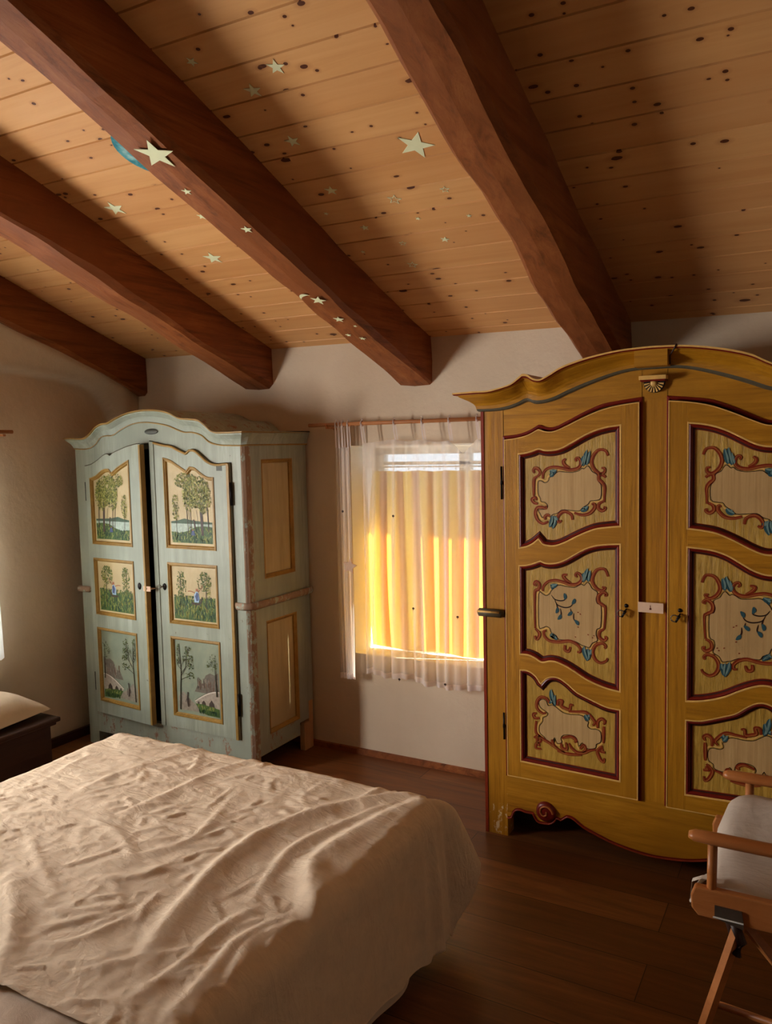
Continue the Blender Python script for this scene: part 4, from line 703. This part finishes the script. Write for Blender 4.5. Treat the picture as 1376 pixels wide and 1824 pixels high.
tg = MB(); tg.box(-3.056, -3.008, 2.905, 2.9085, .896, .922, 'paper'); tg.tube([(-3.032, 2.9046, .905), (-3.032, 2.9046, .914)], .0012, 'red', 6)
tg.box(-3.05, -3.01, 2.9085, 2.95, .905, .908, 'paper')
T2 = tg.build('paper_tag', origin=(-3.03, 2.905, .90)); tag(T2, 'small pinkish paper tag wedged between the two doors of the pale green wardrobe', 'tag')
b = MB(); b.tube([(-2.66, 3.05, 1.7575), (-2.60, 3.04, 1.7575), (-2.52, 3.06, 1.735), (-2.5, 3.05, 1.722)], .005, 'darkwood', 6); b.tube([(-2.62, 3.06, 1.755), (-2.53, 3.05, 1.75)], .004, 'darkwood', 6)
# ================================================================ curtain, rods
def rod(name, p0, p1, r, label):
    b = MB(); b.tube([p0, p1], r, 'rodwood', 14); o = b.build(name, origin=p0); return tag(o, label, 'curtain rod')
RZ = lambda x: 1.7205
cr1 = rod('curtain_rod', (-2.345, 3.402, 1.7205), (-1.23, 3.402, 1.7205), .0095, 'honey coloured wooden rod above the curtained window between the wardrobes')
for x in (-2.235, -1.26):
    b = MB(); b.box(x - .008, x + .008, 3.40, 3.482, 1.700, 1.711, 'rodwood'); b.tube([(x, 3.402 + .012 * math.cos(a), 1.7205 + .013 * math.sin(a)) for a in np.linspace(math.pi * .95, math.pi * 2.05, 10)], .004, 'rodwood', 8); b.lathe([(0, .0), (.014, .0), (.014, -.008), (.008, -.012)], (x, 3.482, 1.706), 'rodwood', 'y', 12); b.build('rod_bracket', cr1)
cr2 = rod('curtain_rod', (-3.632, 2.625, 1.7205), (-3.632, 1.50, 1.7205), .0095, 'end of a wooden curtain rod on the left wall')
for y in (2.58, 1.6):
    b = MB(); b.box(-3.70, -3.632, y - .008, y + .008, 1.698, 1.709, 'rodwood'); b.build('rod_bracket', cr2)
SH = root('curtain', 'sheer white voile curtain hanging on loops in front of the sunlit yellow cloth', 'curtain', (-1.8, 3.40, .44))
ctop = curve(DATA['cur_top'] + [(-1.33, 1.60)]); cbot = curve(DATA['cur_bot'] + [(-1.33, .455)])
def sheer(xl0, xr0, xl1, xr1, ftop, fbot, ny, amp, freq, ph, mat='sheer'):
    # ruled between top span and bottom span
    b = MB(); nx = 150 if xr0 - xl0 > .3 else 50; rows = []
    for j in range(ny + 1):
        v = j / ny; row = []
        for i in range(nx + 1):
            u = i / nx; xt = lerp(xl0, xr0, u); xb = lerp(xl1, xr1, u); x = lerp(xt, xb, v ** .8)
            zt = ftop(xt); zb = fbot(xb); z = lerp(zt, zb, v)
            A = amp * (.25 + .75 * v); g = noise.noise(Vector((u * freq * .45, v * .8, ph)))
            y = 3.40 + A * math.sin(u * freq + 2.5 * g + ph) + A * (.4 if nx > 60 else .12) * math.sin(u * freq * 2.3 + v * 1.5 + ph * 2)
            x += .25 * A * math.cos(u * freq + 2 * g + ph)
            row.append((x, y, z))
        rows.append(row)
    b.grid(rows, lambda i: 'hem' if i >= ny - 1 else mat)
    return b
b = sheer(-2.032, -1.335, -2.046, -1.335, ctop, cbot, 44, .017, 34, 1.0)
# embroidered motifs and double fold
for x, z in ((-1.848, 1.268), (-1.748, .822), (-1.515, .80), (-1.833, .462), (-1.585, .468)):
    for a in range(5): b.ngon([(x + .004 * math.cos(t) + .0035 * math.cos(a * 1.257), 3.372, z + .003 * math.sin(t) + .0035 * math.sin(a * 1.257)) for t in np.linspace(0, 5.3, 6)], 'p_trunk')
    b.ribbon([(x, z), (x - .001, z - .012)], .0008, 3.372, 'p_trunk')
b.build('main_panel', SH)
b = sheer(-2.185, -2.105, -2.19, -2.10, lambda x: 1.605, lambda x: .42, 40, .008, 13, 4.0)
for a in range(5): b.ngon([(-2.135 + .004 * math.cos(t) + .0035 * math.cos(a * 1.257), 3.37, 1.285 + .003 * math.sin(t) + .0035 * math.sin(a * 1.257)) for t in np.linspace(0, 5.3, 6)], 'p_trunk')
b.build('gathered_side_panel', SH)
b = sheer(-2.150, -2.108, -2.150, -2.112, lambda x: 1.60 - .3 * (x + 2.15), lambda x: .425, 40, .008, 9, 2.2); b.build('gathered_side_panel', SH)
lx = [(-2.180, 1.605), (-2.162, 1.60), (-2.142, 1.605), (-2.110, 1.60), (-2.030, ctop(-2.03)), (-1.848, ctop(-1.845)), (-1.697, ctop(-1.697)), (-1.557, ctop(-1.557)), (-1.417, ctop(-1.417))]
for x, zt in lx:
    b = MB(); dx = .012 if x > -2.05 else .004
    for s_ in (-1, 1): b.ribbon([(x - .002 * s_, 1.7205), (x + .002 + dx * .3, (1.72 + zt) / 2), (x + dx + .003 * s_ * 0, zt)], .0035, 3.402 + s_ * .0105, 'hem')
    b.ribbon([(x + (.000), 1.7205), (x + dx * .3, (1.72 + zt) / 2), (x + dx, zt)], .004, 3.3905, 'hem')
    b.tube([(x, 3.402 + .012 * math.cos(a), 1.7205 + .012 * math.sin(a)) for a in np.linspace(0, 6.283, 14)], .0035, 'hem', 6, cap=False)
    b.tube([(x + .003, 3.402, 1.733), (x + .001, 3.400, 1.744)], .003, 'hem', 6); b.build('tie_loop', SH)
# yellow cloth: box pleats, so that light meets one or three layers
b = MB(); pts = []; x = -2.120; k = 0; rnd = random.Random(5)
while x < -1.50:
    wv = .046 + .010 * rnd.random(); ov = .030 + .008 * rnd.random()
    pts += [(x, 3.652), (x + wv + ov, 3.649), (x + wv + ov + .002, 3.656), (x + wv, 3.658), (x + wv - .002, 3.662)]
    x += wv
    pts += [(x + .001, 3.662), (x + ov * .5, 3.654)]
    x += ov
pts = [(min(px, -1.46), py) for px, py in pts if px < -1.44]
rows = []
for v in np.linspace(0, 1, 14):
    rows.append([(px + .018 * v * math.sin(px * 9) - (.045 * math.sin(math.pi * min(1, v * .85)) * max(0, (-1.95 - px) / .2)), py + .0025 * math.sin(px * 31 + v * 2), lerp(1.476 + .003 * math.sin(px * 40), .535 + .006 * math.sin(px * 17), v)) for px, py in pts])
b.grid(rows, 'yellow', smooth=False)
YC = b.build('curtain', origin=(-1.85, 3.715, .53)); tag(YC, 'pleated yellow cloth hung inside the window and lit by the sun from behind', 'curtain')
b = MB(); b.tube([(-2.145, 3.668, 1.497), (-1.125, 3.668, 1.497)], .004, 'white', 8)
rr_ = b.build('curtain_rail', origin=(-1.6, 3.728, 1.497)); tag(rr_, 'thin white rail holding the yellow cloth inside the window', 'rail')
for i in range(7):
    x = -2.09 + i * .089; b = MB(); b.tube([(x, 3.668 + .007 * math.cos(a), 1.491 + .011 * math.sin(a)) for a in np.linspace(0, 6.283, 12)], .0014, 'white', 5, cap=False); b.build('ring', rr_)
# star hanging in the curtain
def starpts(r, rot=0, k=.42): return [((r if i % 2 == 0 else r * k) * math.sin(rot + i * math.pi / 5), (r if i % 2 == 0 else r * k) * math.cos(rot + i * math.pi / 5)) for i in range(10)]
b = MB(); b.prism([(-2.092 + x, 1.012 + z) for x, z in starpts(.042, .18, .5)], 3.352, 3.360, 'paleknot'); b.tube([(-2.088, 3.356, 1.050), (-2.10, 3.36, 1.30), (-2.12, 3.385, 1.605)], .0008, 'hem', 5)
S_ = b.build('hanging_star', origin=(-2.108, 3.356, 1.012)); tag(S_, 'small wooden star hanging on a thread over the sheer curtain', 'star ornament')
# white curtain on the left wall
b = MB(); rows = []
for v in np.linspace(0, 1, 20):
    rows.append([(-3.632 + .014 * math.sin(y * 70 + 2 * v), y, lerp(1.70, .575 + (.012 if y > 2.486 else 0), v)) for y in np.linspace(1.62, 2.494 + .003 * v, 80)])
b.grid(rows, 'whitecur'); WC = b.build('curtain', origin=(-3.632, 2.1, .55)); tag(WC, 'white curtain at the left wall window, only its lower right edge in view', 'curtain')
# ================================================================ stickers
def on_ceil(x, y, d): return Vector((x, y, ceilz(x, y) - d))
ex = Vector((1, 0, -.019)).normalized(); ey = Vector((0, 1, -TS)).normalized(); ez = ex.cross(ey)
def sticker(x, y, size, rot, dep, label, outline=False, crescent=False, thick=.0015, group='pale star stickers overhead'):
    b = MB(); c = on_ceil(x, y, dep); r = size * .52
    if crescent:
        A = [(r * math.sin(a), r * math.cos(a)) for a in np.linspace(rot, rot + math.pi, 16)]; Bq = [(r * .9 * math.sin(a) * .55 + 0, 0) for a in [0]]
        q = Vector((math.sin(rot + math.pi / 2), math.cos(rot + math.pi / 2)))
        inner = [Vector(p) - q * (r * .55 * Vector(p).dot(q) / r) for p in A]; loop = A + [tuple(p) for p in reversed(inner[1:-1])]
    else: loop = starpts(r, rot, .40)
    W3 = lambda u, v, h: tuple(c + ex * u + ey * v - ez * 0 + Vector((0, 0, -1)) * h - c)
    if outline:
        inn = [(u * .78, v * .78) for u, v in loop]
        b.grid([[W3(u, v, thick) for u, v in loop], [W3(u, v, thick) for u, v in inn]], 'star', closed_v=True, smooth=False); b.grid([[W3(u, v, 0) for u, v in loop], [W3(u, v, thick) for u, v in loop]], 'star', closed_v=True, smooth=False)
    else:
        m = 'tealsticker' if crescent and size > .1 else 'star'
        b.ngon([W3(u, v, thick) for u, v in loop], m); b.grid([[W3(u, v, 0) for u, v in loop], [W3(u, v, thick) for u, v in loop]], m, closed_v=True, smooth=False); b.ngon([W3(u, v, 0) for u, v in reversed(loop)], m)
    o = b.build('crescent_sticker' if crescent else 'star_sticker', origin=tuple(c), local=True); return tag(o, label, 'sticker', group)
ST = [(-2.46, 2.285, .085, .5, 0, 'solid pale star between two beams, the one nearest the left beam'), (-2.304, 2.666, .085, .4, 0, 'solid pale star on the boards above the green wardrobe, lower of that bay'), (-2.133, 2.413, .04, .2, 0, 'tiny faint star on pale boards just left of the starred beam'),
 (-1.609, 1.804, .035, .9, 0, 'small pale star highest of the middle bay, close to the starred beam'), (-1.38, 1.892, .055, .3, 0, 'pale star at the top of the middle ceiling bay, upper right of a close pair'), (-1.504, 1.945, .055, .4, 0, 'pale star at the top of the middle ceiling bay, lower left of a close pair'),
 (-1.519, 2.158, .052, .6, 0, 'pale star beside a pair of knots, halfway between the top pair and the fading stars'), (-1.141, 2.279, .118, .05, 0, 'largest pale star on the ceiling boards, near the right beam'), (-1.535, 2.404, .048, .3, 0, 'pale star below the knot-side star, right of the starred beam'),
 (-1.339, 2.502, .052, .2, 1, 'larger outlined star in the middle of the central bay'), (-1.144, 2.496, .034, .4, 1, 'small outlined star close to the right beam'), (-1.63, 2.514, .018, 0, 0, 'tiny dot-like star hugging the starred beam, upper one'),
 (-1.532, 2.624, .034, .5, 0, 'small star beside a cluster of knots in the central bay'), (-1.308, 2.62, .019, 0, 0, 'tiny bright star left of centre below the outlined stars'), (-1.122, 2.647, .019, .3, 0, 'tiny bright star nearest the right beam'),
 (-1.267, 2.759, .034, .2, 0, 'small solid star alone on the lower boards of the central bay'), (-1.438, 2.747, .03, .3, 1, 'small faint outlined star above the lowest outlined star'), (-1.625, 2.765, .02, .6, 0, 'tiny star near the starred beam, lower one'), (-1.471, 2.889, .044, .2, 1, 'lowest outlined star on the ceiling boards')]
for x, y, s_, r_, o_, lb in ST: sticker(x, y, s_, r_, .0005, lb, bool(o_))
SB = [(-1.760, 1.802, .125, .28, 'largest pale star, stuck on the underside edge of the starred beam beside the teal crescent'), (-1.797, 1.967, .034, .3, 'small star on the starred beam just below the largest one'), (-1.737, 2.186, .04, .4, 'small star midway along the starred beam'),
 (-1.768, 2.654, .062, .1, 'medium star with a thin crescent at its left on the starred beam'), (-1.772, 2.807, .046, .3, 'star below the crescent pair on the starred beam'), (-1.733, 2.871, .017, 0, 'tiniest star on the starred beam, right of two others'), (-1.809, 2.939, .026, .4, 'tiny star at the left edge low on the starred beam'), (-1.762, 2.977, .03, .2, 'lowest small star on the starred beam')]
for x, y, s_, r_, lb in SB: sticker(x, y, s_, r_, .2305, lb)
sticker(-1.806, 2.625, .05, -1.2 + math.pi, .2305, 'thin pale crescent touching a star on the starred beam', crescent=True, group='crescent stickers overhead')
# teal globe sticker partly tucked under the beam
b = MB(); c = on_ceil(-2.03, 2.06, .001); Rr = .135
loop = [(Rr * math.cos(a), Rr * math.sin(a)) for a in np.linspace(0, 6.283, 40)[:-1]]; loop = [(min(u, .155), v) for u, v in loop]
b.ngon([tuple(ex * u + ey * v + Vector((0, 0, -.0015))) for u, v in loop], 'tealsticker'); b.grid([[tuple(ex * u + ey * v) for u, v in loop], [tuple(ex * u + ey * v + Vector((0, 0, -.0015))) for u, v in loop]], 'tealsticker', closed_v=True, smooth=False)
o = b.build('round_sticker', origin=tuple(c), local=True); tag(o, 'teal round sticker showing as a crescent behind the starred beam', 'sticker')
# ================================================================ bed
ZT = .48; XL, XR, YN, YF = -2.47, -1.115, .25, 2.185
b = MB(); b.box(XL - .03, XR + .03, YN + .05, YF + .02, .20, ZT - .04, 'sheet2'); BD = root('bed', 'double bed hidden under a creased cream sheet', 'bed', (-1.79, 1.25, 0)); b.build('mattress', BD, bevel=.03)
b = MB(); b.box(XL + .06, XR - .06, YN + .06, YF - .07, .12, .20, 'darkwood'); b.build('bed_frame', BD)
for x in (XL + .12, XR - .16):
    for y in (YN + .12, YF - .16): b = MB(); b.box(x, x + .05, y, y + .05, 0, .12, 'darkwood'); b.build('leg', BD)
rg = random.Random(11); FO = [(w_, a_, [Vector(p) for p in L]) for w_, a_, L in DATA['folds']]
ridges = []
for w_, a_, L in FO:
    S = spl([(p.x, p.y) for p in L], 3)
    for i in range(len(S) - 1): ridges.append((S[i], S[i + 1], w_, a_ * math.sin(math.pi * (.12 + .76 * (i + .5) / (len(S) - 1)))))
for i in range(620):
    x, y = lerp(XL, XR + .05, rg.random()), lerp(.7, YF, rg.random()); a = rg.gauss(.45, .55); l = .04 + .15 * rg.random() ** 1.5
    if rg.random() < .2: a += 1.4
    # ridges mostly run from near-left to far-right
    d = Vector((math.cos(a), math.sin(a))) * l; m1 = Vector((x, y)); pm_ = m1 + d * .5 + Vector((-d.y, d.x)) * rg.gauss(0, .18)
    h = .0020 + .0064 * rg.random() ** 2; wq = .0032 + .006 * rg.random()
    ridges.append((m1, pm_, wq, h)); ridges.append((pm_, m1 + d, wq, h * .8))
A_ = np.array([[r[0].x, r[0].y, r[1].x, r[1].y, r[2], r[3]] for r in ridges])
def ridge_field(X, Y):
    H = np.zeros_like(X)
    for ax, ay, bx, by, w_, h in A_:
        dx, dy = bx - ax, by - ay; L2 = dx * dx + dy * dy + 1e-9
        msk = (X > min(ax, bx) - 4 * w_) & (X < max(ax, bx) + 4 * w_) & (Y > min(ay, by) - 4 * w_) & (Y < max(ay, by) + 4 * w_)
        if not msk.any(): continue
        xs_, ys_ = X[msk], Y[msk]; t = np.clip(((xs_ - ax) * dx + (ys_ - ay) * dy) / L2, 0, 1)
        px, py = xs_ - ax - t * dx, ys_ - ay - t * dy; d = np.hypot(px, py); sd = np.sign(px * dy - py * dx)
        # steep on one side, soft on the other
        ww = np.where(sd > 0, w_ * 1.0, w_ * 2.2)
        H[msk] = np.maximum(H[msk], h * np.exp(-(d / ww) ** 1.6))
    return H
st = .008
ss_ = np.arange(XL - .34, XR + .47, st); tt_ = np.arange(YN, YF + .42, st)
SX, TY = np.meshgrid(ss_, tt_)
Hf = ridge_field(SX, TY)
def drape(s, t, lift, hfun, r=.065, flare=1.0, maxR=.47, side=1):
    # returns position for cloth coordinates
    dx = s - XR if s > XR else (s - XL if s < XL else 0); dy = max(0, t - YF)
    def fall(d):
        if d < r * 1.5708: a = d / r; return r * math.sin(a), r * (1 - math.cos(a))
        return r + .06 * (d - r * 1.5708) , r + (d - r * 1.5708) * .998
    if dx == 0 and dy == 0: return s, t, ZT + lift + hfun
    ax = abs(dx); sg = 1 if dx > 0 else -1
    if dy == 0:
        o, dn = fall(ax); Lmax = (.36 + .075 * sst(1.5, 2.2, t)) if dx > 0 else .30; dn = min(dn, Lmax)
        rip = .010 * math.sin(t * 8.5 + 1) * dn * 2 + .012 * noise.noise(Vector((t * 5, dn * 2, 3))) * min(1, dn * 5)
        rip += (.022 * math.exp(-((t - 2.11) / .022) ** 2) + .014 * math.exp(-((t - 2.03) / .03) ** 2) + .010 * math.exp(-((t - 1.86) / .05) ** 2)) * min(1, dn * 5); x = (XR if sg > 0 else XL) + sg * (o + max(-.02, rip)); return x + hfun * .35 * sg * max(0, 1 - dn / .12), t, ZT + lift - dn + hfun * max(0, 1 - dn / .10)
    if dx == 0:
        o, dn = fall(dy); rip = .012 * math.sin(s * 11) * dn * 2; return s, YF + o + rip, ZT + lift - min(dn, .40) + hfun * max(0, 1 - dn / .10)
    rho = math.hypot(dx, dy); ph = math.atan2(dy, ax); o, dn = fall(rho)
    lob = math.sin(min(1, max(0, (ph - .25) / 1.1)) * math.pi) if .25 < ph < 1.35 else 0
    lobe = (flare if sg > 0 else 0) * .115 * lob * ((rho / .29) ** .75 if rho < .29 else 1 - .62 * ((rho - .29) / .17) ** 1.6); dn = min(dn, .45 - .09 * lob)
    px = o * math.cos(ph) + lobe * math.cos(ph * .6 + .25); py = o * math.sin(ph) + lobe * math.sin(ph * .6 + .35)
    dn *= 1 - .05 * lob
    return (XR if sg > 0 else XL) + sg * px, YF + py, ZT + lift - dn
(hx0, hy0), (hx1, hy1), (hx2, hy2) = DATA['hemline']
def beyond(s, t):
    # near-left corner where the top sheet ends
    a = (hx1 - hx0) * (t - hy0) - (hy1 - hy0) * (s - hx0); c = (hx2 - hx0) * (t - hy0) - (hy2 - hy0) * (s - hx0)
    return a < 0 and s < hx1 + .35 and t < hy0
b = MB(); rows = []; big = {}
for i in range(len(tt_)):
    row = []
    for j in range(len(ss_)):
        s, t = float(ss_[j]), float(tt_[i])
        n_ = .010 * noise.noise(Vector((s * 2.2, t * 2.2, 1))) + .0035 * noise.noise(Vector((s * 9 + t * 4, t * 10, 5))) + .0012 * noise.noise(Vector((s * 34, t * 30, 8)))
        row.append(drape(s, t, .0, float(Hf[i, j]) + n_))
    rows.append(row)
nv = len(ss_); b.v = [p for r in rows for p in r]
for i in range(len(tt_) - 1):
    for j in range(nv - 1):
        s, t = float(ss_[j]) + st / 2, float(tt_[i]) + st / 2
        dx = s - XR if s > XR else (XL - s if s < XL else 0); dy = max(0, t - YF)
        if dx > 0 and dy == 0 and dx > ((.36 + .075 * sst(1.5, 2.2, t)) if s > XR else .30) + .055: continue
        if dy > 0 and dx == 0 and dy > .42: continue
        if dx > 0 and dy > 0:
            if s < XL and math.hypot(dx, dy) > .33: continue
            if s > XR and math.hypot(dx, dy) > .50: continue
        if beyond(s, t): continue
        b.face([i * nv + j, i * nv + j + 1, (i + 1) * nv + j + 1, (i + 1) * nv + j], 'sheet', True)
SHT = b.build('bed_sheet', origin=(-1.79, 1.25, .3)); tag(SHT, 'creased cream cotton sheet spread over the double bed', 'bed sheet')
so = SHT.modifiers.new('thickness', 'SOLIDIFY'); so.thickness = .002; so.offset = -1
# under sheet hanging below
b = MB(); rows = []
for v in np.linspace(0, 1, 16):
    row = []
    for t in np.linspace(YN, YF - .03, 130):
        z = lerp(.46, .045 + .035 * sst(2.05, 2.2, t) + .015 * math.sin(t * 7), v); row.append((XR + .030 + .036 * v + .014 * v * math.sin(t * 21) + .010 * v * noise.noise(Vector((t * 6, 0, 2))), t, z))
    rows.append(row)
b.grid(rows, 'sheet2')
rows = []
for t in np.linspace(YN - .0, 1.3, 60):
    rows.append([(s, t, ZT - .010 + .006 * noise.noise(Vector((s * 9, t * 9, 3))) + .004 * noise.noise(Vector((s * 25, t * 20, 4)))) for s in np.linspace(XL + .01, XR - .1, 90)])
b.grid(rows, 'sheet2')
US = b.build('under_sheet', BD); US['label'] = 'cream under sheet with its hem showing low at the bed side'
# ================================================================ chest with pillow
CH = root('blanket_chest', 'low dark wooden chest against the left wall beside the bed', 'chest', (-3.43, 2.0, 0))
b = MB(); b.box(-3.66, -3.215, 1.30, 2.435, .03, .325, 'darkwood'); b.build('body', CH, bevel=.004)
b = MB(); b.box(-3.675, -3.175, 1.26, 2.463, .338, .36, 'darkwood'); b.box(-3.67, -3.19, 1.275, 2.45, .322, .338, 'darkwood'); b.build('lid', CH, bevel=.006)
b = MB(); b.box(-3.665, -3.205, 1.29, 2.445, 0, .04, 'darkwood'); b.build('plinth', CH)
b = MB(); rows = []; N_ = 40
for top in (1, -1):
    rows = []
    for i in range(N_ + 1):
        row = []
        for j in range(N_ + 1):
            u, v = 2 * i / N_ - 1, 2 * j / N_ - 1; h = .112 * ((1 - abs(u) ** 2.6) * (1 - abs(v) ** 2.6)) ** .55
            pin = 1 - .07 * (abs(u) ** 2) * (1 - abs(v)) ; x = -3.425 + .225 * v * (1 - .05 * (1 - abs(u) ** 2)); y = 2.135 + .305 * u * (1 - .05 * (1 - abs(v) ** 2))
            z = .384 + .006 * abs(u) * abs(v) + (h * 1.15 if top > 0 else -h * .18) + (.004 * noise.noise(Vector((u * 3, v * 3, 0))) if top > 0 else 0); row.append((x + .06 * (u - v) * 0, y, z))
        rows.append(row)
    b.grid(rows, 'pillow')
PL = b.build('pillow', origin=(-3.43, 2.09, .362)); tag(PL, 'plump beige linen pillow lying on the dark chest', 'pillow'); PL.rotation_euler.z = R_(6)
# ================================================================ folding changing stand, lower right
CS = root('folding_baby_stand', 'folding beech wood baby stand with rails, lower right beside the ochre wardrobe', 'baby stand', (.1, 2.03, 0))
zr = .72; yf, yr = 1.829, 2.19
def rail(y, x0, z):
    b = MB(); b.tube([(x0, y, z), (x0 + .012, y, z), (x0 + .06, y, z), (.62, y, z)], [.010, .017, .019, .019], 'beech', 14, flat=.72); return b
rail(yf, -.262, zr).build('rail', CS); rail(yr + .02, -.232, zr).build('rail', CS)
for y, x in ((yf, -.212), (yr + .02, -.168), (yf, .5), (yr + .02, .5)):
    b = MB(); b.tube([(x, y, zr - .012), (x - .002, y, .565)], .0105, 'beech', 12); b.build('spindle', CS)
for y in (yf - .012, yr):
    b = MB(); b.prism([(-.256, .585), (-.248, .607), (.62, .607), (.62, .540), (-.240, .540), (-.254, .556)], y, y + .022, 'beech'); b.build('side_board', CS, bevel=.004)
b = MB(); b.box(-.21, -.19 + .35, 1.842, 2.188, .55, .57, 'beech'); b.build('cross_board', CS)
b = MB(); b.tube([(-.155, yf + .0, .54), (-.30, yf + .0, 0)], .013, 'beech', 4); b.build('leg', CS)
b = MB(); b.tube([(-.185, yf + .045, .555), (.32, yf + .045, 0)], .013, 'beech', 4); b.build('leg', CS)
b = MB(); b.tube([(.45, yr, .54), (-.12, yr, 0)], .013, 'beech', 4); b.build('leg', CS)
b = MB(); b.tube([(.40, yf, .54), (.62, yf, 0)], .013, 'beech', 4); b.build('leg', CS)
b = MB(); b.tube([(-.222, yf + .02, .325), (.5, yf + .02, .28)], .008, 'beech', 8); b.build('stretcher', CS)
b = MB(); b.prism([(-.205, .575), (-.15, .575), (-.146, .548), (-.146, .535), (-.205, .547)], yf - .0165, yf - .012, 'steel'); b.box(-.208, -.146, yf - .018, yf - .0165, .548, .551, 'white'); b.build('hinge_bracket', CS)
b = MB(); b.tube([(-.165, yf - .006, .54), (-.15, yf - .006, .50), (-.16, yf - .006, .47)], .011, 'darkwood', 8); b.tube([(-.185, yf + .03, .55), (-.165, yf + .03, .48)], .012, 'darkwood', 6); b.build('leg_clasp', CS)
# padded cushion
b = MB(); rows = []; N_ = 46
prof = [(1.835, .595), (1.86, .600), (1.90, .607), (1.96, .625), (2.02, .655), (2.08, .690), (2.12, .705), (2.155, .700), (2.17, .680), (2.172, .62), (2.16, .575), (2.0, .572), (1.86, .572), (1.838, .58)]
for i in range(N_ + 1):
    x = lerp(-.225, .55, i / N_); e = min(1, (x + .225) / .06); row = []
    for j, (y, z) in enumerate(prof):
        cz = .60; s_ = .35 + .65 * math.sqrt(max(0, 1 - (1 - e) ** 2)); zz_ = cz + (z - cz) * s_ if z > cz else z
        row.append((x + .004 * math.sin(j), lerp(2.0, y, .90 + .10 * e), zz_ + .012 * noise.noise(Vector((x * 8, y * 11, 1))) + .005 * noise.noise(Vector((x * 25, y * 25, 2)))))
    rows.append(row)
b.grid(rows, 'pad', closed_v=True); b.ngon(rows[0], 'pad')
PD = b.build('changing_pad', origin=(.1, 2.0, .572)); tag(PD, 'off white padded cotton mat lying in the folding baby stand', 'changing mat')
b = MB(); rows = []
for u in np.linspace(0, 1, 12):
    rows.append([(-.262 + .045 * u + .004 * math.sin(v * 6), yf + .016 + .03 * v, .565 + .05 * math.sin(u * 1.5 + .35) - .04 * (1 - u) ** 2 * 1.0) for v in np.linspace(0, 1, 6)])
b.grid(rows, 'pad'); b.grid([[(-.262, yf + .018, .552), (-.262, yf + .035, .552)], [(-.258, yf + .018, .60), (-.258, yf + .035, .60)], [(-.236, yf + .018, .613), (-.236, yf + .035, .613)], [(-.19, yf + .018, .612), (-.19, yf + .035, .612)]], 'pad')
PF = b.build('cloth_flap', origin=(-.24, yf + .02, .56)); PF.parent = PD; PF.location = Vector((-.24, yf + .02, .56)) - Vector((.1, 2.0, .572))
for o in bpy.data.objects:
    if '_o' in o: del o['_o']
